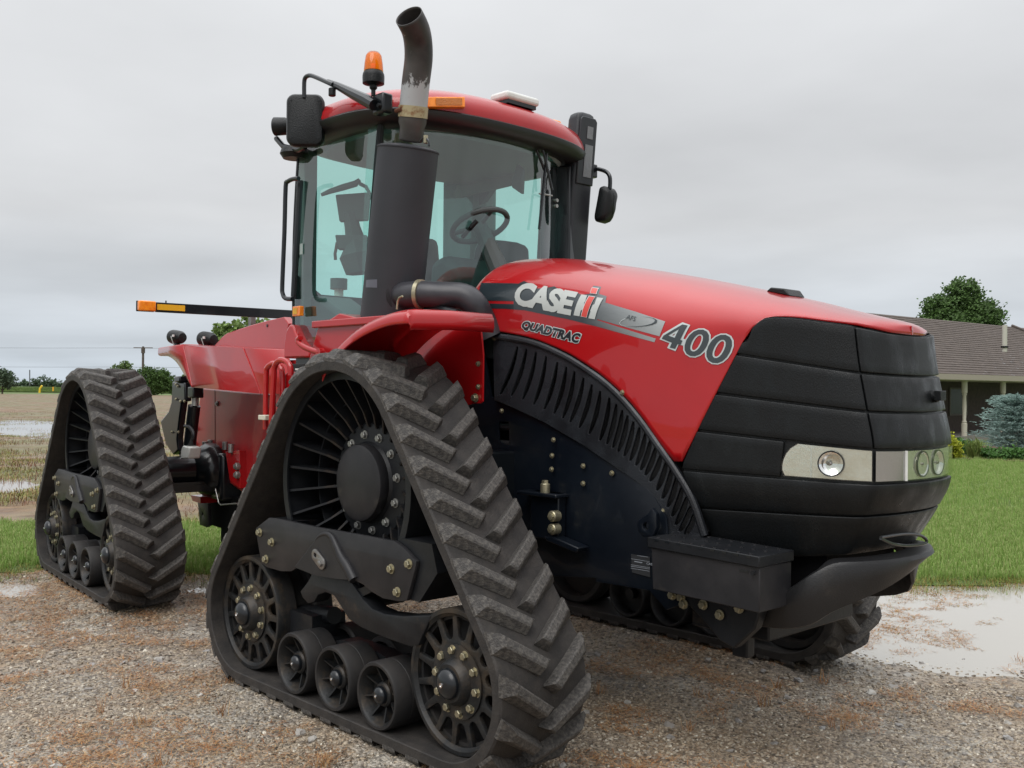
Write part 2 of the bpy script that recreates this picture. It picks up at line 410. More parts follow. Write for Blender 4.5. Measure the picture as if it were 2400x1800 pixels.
sheet('puddle', rng(-.2, 8.6, .4), rng(5.4, 9.3, .4), lambda x, y, l, f: GZ - .0125, wat, lambda l, f: f < 8.9)
sheet('small_puddle', rng(-5.6, -1.6, .4), rng(7.4, 8.9, .3), lambda x, y, l, f: GZ - .0125, wat)

# grass: left strip and right lawn
def lawn_h(x, y, l, f): return GZ - .004 + .03 * min(1, max(0, (f - 8.7) / .8)) + .02 * fbm(x, y, .5)
lawnL = sheet('left_lawn', rng(-9, 1.6, .14), rng(8.2, 11.6, .12), lawn_h, m_lawn, lambda l, f: f > edge_near(l) - .12 and f < 11.3 + .2 * fbm(l, 5, .8))
lawnR = sheet('right_lawn', rng(1.5, 20, .3), rng(8.2, 27, .16), lawn_h, m_lawn, lambda l, f: f > edge_near(l) - .12)
sheet('outer_lawn', rng(12, 90, 6), rng(9, 120, 6), lambda x, y, l, f: GZ - .06, m_lawn)
sheet('house_lawn', rng(1, 13, 3), rng(27, 120, 6), lambda x, y, l, f: GZ - .04, m_lawn)
# wet stubble field with standing water
def field_h(x, y, l, f):
    z = GZ + .025 + .05 * fbm(x, y, .22, 3) + .03 * fbm(x, y, 1.6, 3) * min(1, 40 / f)
    px_ = 1200 + 2352 * l / f; py = 904 + 1.63 * 2352 / f
    for cx_, cy_, rx_, ry_, dd in ((90, 1005, 200, 28, .085), (40, 1140, 120, 30, .06), (190, 968, 70, 12, .06)):
        d = ((px_ - cx_) / rx_) ** 2 + ((py - cy_) / ry_) ** 2
        if d < 1: z -= dd * (1 - d)
    return z
fs2 = []; f = 11.0
while f < 176: fs2.append(f); f *= 1.010
lsn = [(-.58 + .46 * i / 330) for i in range(331)]
V = []; Fc = []
for f in fs2:
    for k_ in lsn:
        l = k_ * f; x, y, _ = G(l, f); V.append((x, y, field_h(x, y, l, f)))
nl = len(lsn)
for j in range(len(fs2) - 1):
    for i in range(nl - 1): a = j * nl + i; Fc.append((a, a + 1, a + nl + 1, a + nl))
me = bpy.data.meshes.new('stubble_field'); me.from_pydata(V, [], Fc); me.shade_smooth(); fld = link('stubble_field', me, m_soil); tag(fld, kind='structure')
sheet('outer_field', rng(-150, 2, 19), rng(10.5, 176, 15), lambda x, y, l, f: GZ - .10, m_soil)
fw_m = wat.copy(); fw_m.name = 'field_water'; fw_m.node_tree.nodes['Principled BSDF'].inputs['Base Color'].default_value = (.34, .30, .26, 1)
V = [G(-.60 * 11, 11, GZ - .022), G(-.12 * 11, 11, GZ - .022), G(-.12 * 90, 90, GZ - .022), G(-.60 * 90, 90, GZ - .022)]
me = bpy.data.meshes.new('flood_water'); me.from_pydata(V, [], [(0, 1, 2, 3)]); tag(link('flood_water', me, fw_m), kind='structure')

# ---------- pebbles and grass by geometry nodes (stuff nobody could count)
def gn_scatter(obj_name, src, dens, seed, make_inst, smin, smax, mat_, kind='stuff', flat=.6, align=False, mask=None):
    ng = bpy.data.node_groups.new(obj_name, 'GeometryNodeTree')
    ng.interface.new_socket('Geometry', in_out='INPUT', socket_type='NodeSocketGeometry'); ng.interface.new_socket('Geometry', in_out='OUTPUT', socket_type='NodeSocketGeometry')
    N = ng.nodes; Lk = ng.links
    gi = N.new('NodeGroupInput'); go = N.new('NodeGroupOutput')
    d = N.new('GeometryNodeDistributePointsOnFaces'); d.inputs['Density'].default_value = dens; d.inputs['Seed'].default_value = seed
    Lk.new(gi.outputs[0], d.inputs['Mesh'])
    if mask:
        nt = N.new('ShaderNodeTexNoise'); nt.inputs['Scale'].default_value = mask[0]; nt.inputs['Detail'].default_value = 4; nt.inputs['Roughness'].default_value = .6
        mr = N.new('ShaderNodeMapRange'); mr.inputs[1].default_value = mask[1]; mr.inputs[2].default_value = mask[2]; mr.inputs[4].default_value = dens
        mr.inputs[3].default_value = dens * (mask[3] if len(mask) > 3 else 0)
        Lk.new(nt.outputs[0], mr.inputs[0]); Lk.new(mr.outputs[0], d.inputs['Density'])
    i = N.new('GeometryNodeInstanceOnPoints'); Lk.new(d.outputs['Points'], i.inputs['Points'])
    oi = N.new('GeometryNodeObjectInfo') if not callable(make_inst) else None
    Lk.new(make_inst(N, Lk), i.inputs['Instance'])
    rv = N.new('FunctionNodeRandomValue'); rv.data_type = 'FLOAT_VECTOR'
    if align: rv.inputs[0].default_value = (-.12, -.12, 0); rv.inputs[1].default_value = (.12, .12, 6.283)
    else: rv.inputs[0].default_value = (-.5, -.5, 0); rv.inputs[1].default_value = (.5, .5, 6.283)
    rv.inputs['Seed'].default_value = seed + 1
    Lk.new(rv.outputs[0], i.inputs['Rotation'])
    sv = N.new('FunctionNodeRandomValue'); sv.data_type = 'FLOAT_VECTOR'; sv.inputs['Seed'].default_value = seed + 2
    sv.inputs[0].default_value = (smin, smin * (1 if align else .8), smin * (1 if align else flat)); sv.inputs[1].default_value = (smax, smax, smax * (1.3 if align else flat))
    Lk.new(sv.outputs[0], i.inputs['Scale'])
    sm = N.new('GeometryNodeSetMaterial'); sm.inputs['Material'].default_value = mat_
    Lk.new(i.outputs[0], sm.inputs[0]); Lk.new(sm.outputs[0], go.inputs[0])
    o = bpy.data.objects.new(obj_name, src.data); COL.objects.link(o)
    md = o.modifiers.new('scatter', 'NODES'); md.node_group = ng
    tag(o, kind=kind); return o
def inst_ico(N, Lk):
    k = N.new('GeometryNodeMeshIcoSphere'); k.inputs['Radius'].default_value = 1; k.inputs['Subdivisions'].default_value = 2
    sp = N.new('GeometryNodeSetPosition'); nt = N.new('ShaderNodeTexNoise'); nt.inputs['Scale'].default_value = 1.1; nt.inputs['Detail'].default_value = 1
    sb = N.new('ShaderNodeVectorMath'); sb.operation = 'SUBTRACT'; sb.inputs[1].default_value = (.5, .5, .5)
    sc = N.new('ShaderNodeVectorMath'); sc.operation = 'SCALE'; sc.inputs['Scale'].default_value = 1.5
    Lk.new(nt.outputs['Color'], sb.inputs[0]); Lk.new(sb.outputs[0], sc.inputs[0]); Lk.new(sc.outputs[0], sp.inputs['Offset']); Lk.new(k.outputs[0], sp.inputs['Geometry'])
    return sp.outputs[0]
def rand_mat(name, cols, rough=.7, spec=.4, trans=0):
    m = bpy.data.materials.new(name); m.use_nodes = True; n, l = m.node_tree.nodes, m.node_tree.links; bs = n['Principled BSDF']
    oi = n.new('ShaderNodeObjectInfo'); k = n.new('ShaderNodeValToRGB'); e = k.color_ramp.elements
    while len(e) < len(cols): e.new(.5)
    for q, (p_, c) in zip(e, cols): q.position = p_; q.color = (*c, 1)
    l.new(oi.outputs['Random'], k.inputs[0]); l.new(k.outputs[0], bs.inputs['Base Color']); bs.inputs['Roughness'].default_value = rough; bs.inputs['Specular IOR Level'].default_value = spec
    return m
peb_m = rand_mat('pebble_stone', [(0, (.075, .060, .045)), (.2, (.17, .13, .088)), (.45, (.27, .22, .16)), (.7, (.39, .325, .24)), (.88, (.19, .155, .125)), (1., (.60, .55, .45))], .5, .5)
def near_src(name, l0, l1, f0, f1, st=.25, zf=grav_h, lift=0.):
    return sheet(name, rng(l0, l1, st), rng(f0, f1, st), lambda x, y, l, f: zf(x, y, l, f) + lift, m_grav)
def region(l0, l1, f0, f1, st, zf, lift=0., mask=None):
    nm = 'tmp_region'; o = sheet(nm, rng(l0, l1, st), rng(f0, f1, st), lambda x, y, l, f: zf(x, y, l, f) + lift, m_grav, mask); me = o.data; bpy.data.objects.remove(o)
    class _: pass
    q = _(); q.data = me; return q
r1 = region(-3.2, 3.2, 2.0, 5.6, .1, grav_h, -.001)
gn_scatter('gravel_stones', r1, 4200, 3, inst_ico, .0045, .0115, peb_m, mask=(1.3, .35, .6, .30))
r2 = region(-5.0, 5.0, 5.6, 8.9, .1, grav_h, .0, lambda l, f: f < edge_near(l))
gn_scatter('gravel_stones', r2, 900, 5, inst_ico, .006, .015, peb_m, mask=(1.3, .35, .65, .15))
gn_scatter('gravel_cobbles', region(-3.5, 3.5, 2.0, 6.5, .2, grav_h, .0), 9, 8, inst_ico, .014, .032, rand_mat('cobble_stone', [(0, (.30, .29, .28)), (.5, (.22, .20, .18)), (1, (.45, .43, .39))], .5))

# dry orange grass and weed tufts lying on the gravel, built blade by blade
def blades_mesh(name, clumps, hmin, hmax, w, lay, nb, spread, seed):
    rd = random.Random(seed); V = []; Fc = []
    for (x, y, z, sc) in clumps:
        for _ in range(int(nb * sc)):
            a = rd.uniform(0, 6.283); r_ = spread * sc * math.sqrt(rd.random()); bx, by = x + r_ * math.cos(a), y + r_ * math.sin(a)
            d = rd.uniform(0, 6.283); h = rd.uniform(hmin, hmax); ly = lay * (rd.uniform(.4, 1.2) if lay < .9 else rd.uniform(.86, 1.05)); ww = w * rd.uniform(.6, 1.3)
            dx, dy = math.cos(d), math.sin(d); px, py = -dy * ww, dx * ww; up = h * (math.sqrt(max(.03, 1 - min(.97, ly) ** 2)) if lay < .9 else rd.uniform(.05, .22))
            k = len(V); ex, ey = dx * h * ly, dy * h * ly
            V += [(bx - px, by - py, z), (bx + px, by + py, z), (bx + ex * .55 + px * .8, by + ey * .55 + py * .8, z + up * .75), (bx + ex * .55 - px * .8, by + ey * .55 - py * .8, z + up * .75), (bx + ex, by + ey, z + up * .9)]
            Fc += [(k, k + 1, k + 2, k + 3), (k + 3, k + 2, k + 4)]
    me = bpy.data.meshes.new(name); me.from_pydata(V, [], Fc); return me
def island_mat(name, cols, rough=.7, tr=.0):
    m = bpy.data.materials.new(name); m.use_nodes = True; n, l = m.node_tree.nodes, m.node_tree.links; bs = n['Principled BSDF']
    oi = n.new('ShaderNodeNewGeometry'); k = n.new('ShaderNodeValToRGB'); e = k.color_ramp.elements
    while len(e) < len(cols): e.new(.5)
    for q, (p_, c) in zip(e, cols): q.position = p_; q.color = (*c, 1)
    l.new(oi.outputs['Random Per Island'], k.inputs[0]); l.new(k.outputs[0], bs.inputs['Base Color']); bs.inputs['Roughness'].default_value = rough; bs.inputs['Specular IOR Level'].default_value = .25
    if tr:
        o = n['Material Output']; t = n.new('ShaderNodeBsdfTranslucent'); l.new(k.outputs[0], t.inputs[0]); x = n.new('ShaderNodeMixShader'); x.inputs[0].default_value = tr
        l.new(bs.outputs[0], x.inputs[1]); l.new(t.outputs[0], x.inputs[2]); l.new(x.outputs[0], o.inputs[0])
    return m
rd = random.Random(11)
dry_m = island_mat('dry_orange_grass', [(0, (.15, .06, .025)), (.3, (.30, .13, .05)), (.65, (.42, .21, .085)), (1, (.50, .36, .19))])
cl = []
for _ in range(10000):
    l, f = rd.uniform(-4.8, 4.9), rd.uniform(2.2, 8.7)
    x, y, _z = G(l, f); v = fbm(x, y, 1.3, 3) + .5 * fbm(x + 9, y, 4.5, 2)
    band = .22 * math.exp(-((f - 7.6) / .9) ** 2) * (1 if l < 0 else .3) + (.16 if l < -.5 else .04)
    if f > edge_near(l): continue
    if v + band > .14: cl.append((x, y, grav_h(x, y, l, f) + .009, rd.uniform(.5, 1.2)))
me = blades_mesh('dead_grass', cl, .02, .06, .0014, .96, 34, .09, 5); tag(link('dead_grass', me, dry_m), kind='stuff')
cl = []
for _ in range(60):
    l, f = rd.uniform(-3.4, 3.6), rd.uniform(2.6, 6.5); x, y, _z = G(l, f); cl.append((x, y, grav_h(x, y, l, f), rd.uniform(.5, 1.3)))
me = blades_mesh('dead_grass', cl, .04, .10, .0014, .7, 26, .035, 6); tag(link('dead_grass', me, dry_m), kind='stuff')
wet_m = island_mat('wet_weed', [(0, (.14, .06, .02)), (.5, (.36, .18, .07)), (.9, (.44, .24, .10)), (1, (.20, .22, .06))])
cl = []
for _ in range(2600):
    l, f = rd.uniform(1.6, 6.2), rd.uniform(5.9, 8.7); x, y, _z = G(l, f); v = fbm(x, y, 1.1, 3) + .4 * fbm(x, y, 5, 2)
    if v > .12 and f < edge_near(l): cl.append((x, y, GZ - .012, rd.uniform(.4, 1.1)))
me = blades_mesh('floating_straw', cl, .02, .06, .0015, .97, 20, .07, 9); tag(link('floating_straw', me, wet_m), kind='stuff')
# muddy verge of the lawn
cl = []
for _ in range(2600):
    l = rd.uniform(-5.6, 6.5); e_ = edge_near(l); f = e_ + rd.gauss(-.12, .22); x, y, _z = G(l, f)
    if .1 < l < 1.2: continue
    cl.append((x, y, GZ, rd.uniform(.5, 1.1)))
me = blades_mesh('verge_grass', cl, .03, .07, .0016, .8, 12, .08, 12); tag(link('verge_grass', me, island_mat('verge_grass_green', [(0, (.20, .09, .03)), (.3, (.14, .15, .03)), (.6, (.10, .20, .03)), (1, (.36, .26, .09))])), kind='stuff')
# lawn blades
gm = island_mat('lawn_blade', [(0, (.10, .18, .03)), (.4, (.16, .28, .05)), (.8, (.23, .35, .085)), (1, (.38, .40, .17))], .55, .25)
def tuft_me():
    me = blades_mesh('grass_tuft', [(0, 0, 0, 1)], .035, .075, .0022, .45, 16, .045, 21); return me
tuft = bpy.data.meshes.new_from_object(bpy.data.objects.new('t', tuft_me()))
def inst_obj(me):
    def fn(N, Lk):
        # the tuft mesh rides along as a second object's data joined into the group by Object Info
        k = N.new('GeometryNodeObjectInfo'); k.inputs[0].default_value = TUFT; k.transform_space = 'ORIGINAL'; return k.outputs['Geometry']
    return fn
TUFT = link('grass_tuft', tuft, gm); TUFT.location = G(-2.2, 9.6, GZ + .02); tag(TUFT, kind='stuff')
TUFT.scale = (1, 1, 1)
rl = region(-6.4, .6, 8.7, 11.5, .25, lawn_h, 0, lambda l, f: f > edge_near(l))
gn_scatter('grass_blades', rl, 420, 31, inst_obj(None), .8, 1.5, gm, align=True)
rr_ = region(1.6, 9.5, 8.7, 13.5, .25, lawn_h, 0, lambda l, f: f > edge_near(l))
gn_scatter('grass_blades', rr_, 330, 33, inst_obj(None), .8, 1.4, gm, align=True)
rr_ = region(1.6, 16.0, 13.5, 26.5, .5, lawn_h, 0)
gn_scatter('grass_blades', rr_, 110, 35, inst_obj(None), .8, 1.5, gm, align=True)
# stubble stalks
cl = []
for _ in range(5200):
    f = 11.2 * (60 / 11.2) ** rd.random(); k_ = rd.uniform(-.53, -.36) if rd.random() < .93 else rd.uniform(-.36, -.30); l = k_ * f; x, y, _z = G(l, f)
    if fbm(x, y, .35, 2) > -.15: cl.append((x, y, field_h(x, y, l, f) - .01, rd.uniform(.3, 1.2)))
me = blades_mesh('crop_stubble', cl, .04, .15, .0045, .75, 4, .28, 17); tag(link('crop_stubble', me, island_mat('stubble_stalk', [(0, (.06, .02, .012)), (.4, (.15, .05, .025)), (.8, (.20, .12, .06)), (1, (.34, .26, .15))])), kind='stuff')
cl = []
for _ in range(13000):
    f = 11.2 * (50 / 11.2) ** rd.random(); l = rd.uniform(-.53, -.30) * f; x, y, _z = G(l, f)
    if fbm(x, y, .5, 3) > .05: cl.append((x, y, field_h(x, y, l, f), rd.uniform(.4, 1.2)))
me = blades_mesh('field_weeds', cl, .03, .09, .004, .8, 9, .22, 19); tag(link('field_weeds', me, island_mat('field_weed', [(0, (.12, .15, .035)), (.5, (.24, .25, .08)), (1, (.36, .24, .12))])), kind='stuff')

# ------------------------------------------------------------------ trees
def leaf_mat(name, c): return island_mat(name, [(0, tuple(v * .55 for v in c)), (.5, c), (1, tuple(min(1, v * 1.6) for v in c))], .6, .3)
bark = mat('tree_bark', (.10, .075, .055), .9, col2=(.05, .04, .03), nscale=8, bump=.6, bscale=30)
def tree(name, base, h, blobs, leaf, lm, n, label, cat='tree', group=None, trunk_r=.15, seed=1, tw=.35, droop=0):
    """blobs: (dx along view right, dy depth, z centre, radius, z radius)"""
    rd = random.Random(seed); bx, by, bz = base
    root = empty(name, base, 0, label, cat, group)
    b = MB()
    b.tube([(0, 0, -.1), (0, 0, h * .25), (.03 * h, 0, h * .5), (0, 0, h * .8)], [trunk_r, trunk_r * .8, trunk_r * .5, trunk_r * .15], 8)
    for dx, dy, z, r_, rz in blobs:
        ex, ey = dx * LX + dy * FX, dx * LY + dy * FY
        b.tube([(0, 0, max(.1, z - rz * 1.2) * .7), (ex * .5, ey * .5, z - rz * .5), (ex, ey, z)], [trunk_r * .45, trunk_r * .3, trunk_r * .08], 6)
    b.build('trunk', bark, root)
    V, Fc = [], []
    tot = sum(r_ * r_ * rz for _, _, _, r_, rz in blobs)
    for dx, dy, z, r_, rz in blobs:
        ex, ey = dx * LX + dy * FX, dx * LY + dy * FY
        for _ in range(max(4, int(n * r_ * r_ * rz / tot / 14))):
            # clump centre, denser near the shell
            u = Vector((rd.gauss(0, 1), rd.gauss(0, 1), rd.gauss(0, 1))).normalized() * (rd.random() ** .45)
            c = Vector((ex + u.x * r_, ey + u.y * r_, z + u.z * rz)); cr_ = r_ * rd.uniform(.10, .24)
            for _ in range(14):
                w = Vector((rd.gauss(0, 1), rd.gauss(0, 1), rd.gauss(0, .8))) * cr_ * .6; q = c + w
                a = Vector((rd.gauss(0, 1), rd.gauss(0, 1), rd.gauss(0, .6) - droop)).normalized() * leaf * rd.uniform(.6, 1.3); e_ = a.orthogonal().normalized() * leaf * .5 * rd.uniform(.6, 1.2)
                k = len(V); V += [tuple(q), tuple(q + a * .5 + e_), tuple(q + a), tuple(q + a * .5 - e_)]; Fc.append((k, k + 1, k + 2, k + 3))
    me = bpy.data.meshes.new('crown'); me.from_pydata(V, [], Fc); link('crown', me, lm, root); return root
def onG(px, f):
    """ground point below the given picture column at forward distance f"""
    l = (px - 1200) / 2352.26 * f; return G(l, f)
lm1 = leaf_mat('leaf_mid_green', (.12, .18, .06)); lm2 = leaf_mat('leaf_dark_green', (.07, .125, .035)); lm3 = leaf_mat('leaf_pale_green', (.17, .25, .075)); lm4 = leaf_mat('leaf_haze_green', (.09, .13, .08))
def W_(px0, px1, f): return (px1 - px0) / 2352 * f
f = 170
tree('round_tree', onG(6, f), 5.2, [(0, 0, 2.6, 1.9, 1.7), (1.3, 0, 2.0, 1.3, 1.2), (-1.6, 0, 2.5, 1.6, 1.6), (.4, 0, 3.3, 1.2, .9)], .28, lm4, 5200, 'rounded broad green tree at the far left edge of the horizon', seed=3)
tree('bushy_tree', onG(292, f), 6.6, [(-1.0, 0, 3.9, 1.5, 1.5), (.3, 0, 4.4, 1.3, 1.5), (-.2, 0, 2.3, 2.0, 1.6), (-2.2, 0, 2.9, 1.0, 1.1)], .26, lm1, 7000, 'light green bushy tree left of the utility pole, behind the rear track', seed=5)
tree('spreading_tree', onG(362, f), 6.2, [(-1.0, 0, 3.6, 1.8, 1.4), (.9, 0, 3.2, 1.8, 1.4), (2.2, 0, 2.2, 1.6, 1.5), (0, 0, 1.7, 2.4, 1.5), (3.0, 0, 1.3, 1.2, 1.1)], .26, lm2, 9000, 'dark green spreading tree beside the utility pole, between the rear track and red fender', seed=7)
tree('young_tree', onG(438, 120), 3.8, [(0, 0, 2.0, .7, 1.3), (0, 0, 1.0, .9, .8)], .2, lm1, 2500, 'slim green tree just visible under the red rear fender', seed=8)
f = 70
tree('maple_tree', onG(545, f), 6.6, [(-.6, 0, 5.2, 1.0, .9), (.7, 0, 5.7, 1.0, .9), (1.8, 0, 5.4, 1.0, .9), (0, 0, 4.2, 1.6, 1.2), (-1.0, 0, 4.5, .7, .7)], .26, lm3, 5200, 'pale green leafy tree rising behind the sloping red rear panel', seed=9)
f = 58
tree('shade_tree', onG(2240, f), 8.7, [(-.8, 0, 6.3, 1.2, 1.0), (.35, 0, 7.2, 1.1, 1.1), (1.1, 0, 6.0, 1.5, 1.2), (-.2, 0, 5.3, 1.9, 1.2), (-1.6, 0, 5.2, .9, .6), (2.2, 0, 5.2, .65, .8), (0, 0, 4.2, 2.2, 1.0)], .15, lm2, 52000, 'tall green maple rising behind the brown shingle roof', seed=13)
# far hedgerow
V = []
for k, (px_, hh, ww) in enumerate(((52, 1.7, 1.6), (64, 1.3, 1.6), (84, 1.9, 2.2), (104, 2.2, 2.6), (120, 1.9, 2.2), (138, 1.6, 2.2), (160, 1.5, 2.4), (455, 1.6, 2.6), (180, 1.4, 2.6), (30, 1.2, 2.4))):
    tree('hedgerow_tree', onG(px_, 300), hh * 2.2, [(0, 0, hh * 1.0, ww * .9, hh * .95), (ww * .8, 0, hh * .7, ww * .7, hh * .6), (-ww * .8, 0, hh * .6, ww * .7, hh * .6)], .5, lm4, 700, 'small hazy tree in the row along the far horizon', group='hedgerow trees on the horizon', seed=40 + k)
b = MB(); rows = []
for j in range(2): rows.append([G(-170 + 18 * i, 230, GZ + (0 if j == 0 else 1.15 + .15 * math.sin(i * 1.7))) for i in range(16)])
rows2 = [[G(-170 + 18 * i, 262, GZ + 1.1) for i in range(16)]]
b.grid(rows + rows2); o = b.build('corn_field', gmat('corn_crop', [grn2], 1.5, bump=1, bscale=3, dist=.3)); tag(o, kind='structure')
# utility pole, wires
f = 178
pb = Vector(onG(335, f)); pole = empty('utility_pole', pb, 0, 'tall wooden utility pole with short cross arm behind the rear track', 'utility pole')
wood = mat('pole_wood', (.07, .055, .045), .9, col2=(.12, .10, .08), nscale=3)
H_ = 8.597
b = MB(); b.tube([(0, 0, -.2), (0, 0, H_)], [.26, .19], 10); b.build('pole', wood, pole)
b = MB(); b.tube([(-LX * 1.7, -LY * 1.7, H_ - .25), (LX * 1.7, LY * 1.7, H_ - .25)], .085, 6); b.build('cross_arm', wood, pole)
b = MB(); b.tube([(0, 0, H_ - 1.2), (0, 0, H_ - .3)], .34, 10); b.build('transformer', wood, pole)
wire_m = mat('wire_dark', (.10, .10, .11), .6)
for k, (z0, dz) in enumerate(((H_ - .2, .0), (H_ - 3.6, .0))):
    pts = [G(-130 + 12 * i, f + 1 - .3 * i * 0, GZ + z0 - .9 * math.sin(math.pi * ((i * 12) % 65) / 65) * .3) for i in range(11)]
    b = MB(); b.tube(pts, .022, 5); o = b.build('power_line', wire_m); tag(o, ['upper thin power line crossing the sky to the utility pole', 'lower thin power line crossing the sky to the utility pole'][k], 'power line')
b = MB(); b.tube([(-161.663,70.913,3.187), (-160.554,72.106,0.861)], .09, 6); o = b.build('guy_wire_guard', mat('guard_yellow', (.60, .52, .15), .5)); tag(o, 'slanted yellow guy wire guard beside the rear lift arm', 'guy wire')
b = MB(); b.tube([(-153.47,47.571,0.472), (-153.428,47.611,1.111), (-153.21,47.838,1.56)], .16, 6); o = b.build('yellow_marker', mat('marker_yellow', (.75, .55, .03), .5)); tag(o, 'bent yellow marker post standing in the far green strip', 'marker post')
b = MB(); b.tube([(-193.699,63.236,0.495), (-193.7,63.228,1.303)], .16, 6); o = b.build('orange_marker', mat('marker_orange', (.75, .38, .03), .5)); tag(o, 'small orange marker post left of the rear track top', 'marker post')
b = MB(); b.tube([(-302.432,93.754,1.414), (-302.441,93.709,5.975)], .16, 6); o = b.build('radio_mast', wire_m); tag(o, 'thin grey mast above the hedgerow on the horizon', 'mast')

# ------------------------------------------------------------------ house with porch
OL, OF = 14.25, 34.0
def HP(s, n, z): return G(OL + .7826 * s - .6225 * n, OF + .6225 * s + .7826 * n, z)
house = empty('porch_house', (0, 0, 0), 0, 'low brown house with a long shingle roof and covered porch on turned posts', 'house')
SH0, SH1, EZ, RZ_, RN = -.55, 5.7, 2.30, 4.68, 3.58
shg = gmat('roof_shingle', [[(.2, (.040, .031, .027)), (.5, (.085, .066, .056)), (.8, (.14, .11, .092))], [(.2, (.055, .042, .036)), (.8, (.11, .085, .07))]], 5, rough=.8, bump=.6, bscale=40, big=1.2)
def roof_slope(nm, s0, s1, n0, n1, z0, z1, ncr, trim0=0., trim1=0.):
    """courses of shingles, each lifted over the one below; trim narrows the top for hips"""
    V, Fc = [], []
    for i in range(ncr):
        t0, t1 = i / ncr, (i + 1) / ncr
        for j in range(40):
            a0, a1 = j / 40, (j + 1) / 40
            def q(a, t, up): 
                l0 = s0 + trim0 * t; l1 = s1 - trim1 * t; return HP(l0 + (l1 - l0) * a, n0 + (n1 - n0) * t, z0 + (z1 - z0) * t + up)
            h = .028 + .010 * NZ.noise((i * 3.1, j * 2.7, 1))
            k = len(V); V += [q(a0, t0, h), q(a1, t0, h), q(a1, t1, .002), q(a0, t1, .002), q(a0, t0, -.01), q(a1, t0, -.01)]
            Fc += [(k, k + 1, k + 2, k + 3), (k, k + 4, k + 5, k + 1)]
    me = bpy.data.meshes.new(nm); me.from_pydata(V, [], Fc); o = link(nm, me, shg, house); tag(o, kind='stuff'); return o
roof_slope('roof_shingles', SH0, 17.0, -.35, RN, EZ + .02, RZ_, 26)
roof_slope('roof_shingles', SH0, 17.0, 7.6, RN, EZ + .02, RZ_, 10)
cream = mat('cream_trim', (.46, .42, .34), .6); brick = gmat('house_wall', [[(.3, (.045, .035, .030)), (.7, (.085, .062, .052))]], 7, bump=.3, bscale=30)
b = MB(); b.loft([[HP(SH0, -.37, EZ - .16), HP(SH0, -.37, EZ + .03), HP(SH0, -.30, EZ + .03), HP(SH0, -.30, EZ - .16)], [HP(12, -.37, EZ - .16), HP(12, -.37, EZ + .03), HP(12, -.30, EZ + .03), HP(12, -.30, EZ - .16)]]); b.build('gutter', mat('gutter_tan', (.32, .28, .22), .5), house)
b = MB(); b.loft([[HP(SH0, -.30, EZ - .18), HP(SH0, -.30, EZ - .14), HP(SH0, 2.2, EZ - .14), HP(SH0, 2.2, EZ - .18)], [HP(12, -.30, EZ - .18), HP(12, -.30, EZ - .14), HP(12, 2.2, EZ - .14), HP(12, 2.2, EZ - .18)]]); b.build('porch_ceiling', cream, house)
b = MB(); b.loft([[HP(SH0, 2.2, -.1), HP(SH0, 2.2, EZ), HP(SH0, 7.4, EZ), HP(SH0, 7.4, -.1)], [HP(12, 2.2, -.1), HP(12, 2.2, EZ), HP(12, 7.4, EZ), HP(12, 7.4, -.1)]]); b.build('wall', brick, house)
b = MB(); b.face([HP(SH0, -.3, EZ), HP(SH0, RN, RZ_ - .02), HP(SH0, 7.6, EZ)]); b.build('gable', brick, house)
b = MB(); b.loft([[HP(SH0, .0, -.05), HP(SH0, .0, .16), HP(SH0, 2.2, .16), HP(SH0, 2.2, -.05)], [HP(12, .0, -.05), HP(12, .0, .16), HP(12, 2.2, .16), HP(12, 2.2, -.05)]]); b.build('porch_floor', mat('porch_concrete', (.20, .18, .16), .8), house)
def post_h(s):
    c = Vector(HP(s, .15, 0)); T_ = EZ - .17
    b = MB(); prof = [(.10, .15), (.10, .60), (.075, .62), (.09, .66), (.06, .72), (.075, 1.2), (.06, 1.58), (.085, 1.64), (.07, 1.67), (.10, 1.70), (.10, T_ - .04), (.13, T_ - .03), (.13, T_)]
    b.lathe(prof, c, 'Z', 12, False); b.build('porch_post', mat('post_cream', (.50, .46, .38), .55) if 'post_cream' not in bpy.data.materials else bpy.data.materials['post_cream'], house)
for s in (-.2, 2.45, 5.31, 8.2): post_h(s)
wglass = mat('dark_window_glass', (.006, .008, .010), .25, spec=.3)
def win(s0, s1, z0, z1, nm='window'):
    b = MB()
    for (a, c, e_, f_) in ((s0, s0 + .07, z0, z1), (s1 - .07, s1, z0, z1), (s0 + .07, s1 - .07, z0, z0 + .07), (s0 + .07, s1 - .07, z1 - .07, z1)):
        b.loft([[HP(a, 2.14, e_), HP(c, 2.14, e_), HP(c, 2.14, f_), HP(a, 2.14, f_)], [HP(a, 2.21, e_), HP(c, 2.21, e_), HP(c, 2.21, f_), HP(a, 2.21, f_)]])
    o = b.build(nm, mat('window_frame_dark', (.09, .075, .06), .6) if 'window_frame_dark' not in bpy.data.materials else bpy.data.materials['window_frame_dark'], house)
    b = MB(); b.face([HP(s0 + .07, 2.19, z0 + .07), HP(s1 - .07, 2.19, z0 + .07), HP(s1 - .07, 2.19, z1 - .07), HP(s0 + .07, 2.19, z1 - .07)]); b.build('pane', wglass, o)
for s0, s1, z0, z1 in ((.0, 1.1, .8, 1.9), (3.0, 3.95, .18, 2.05), (5.2, 6.6, .8, 1.9)): win(s0, s1, z0, z1)
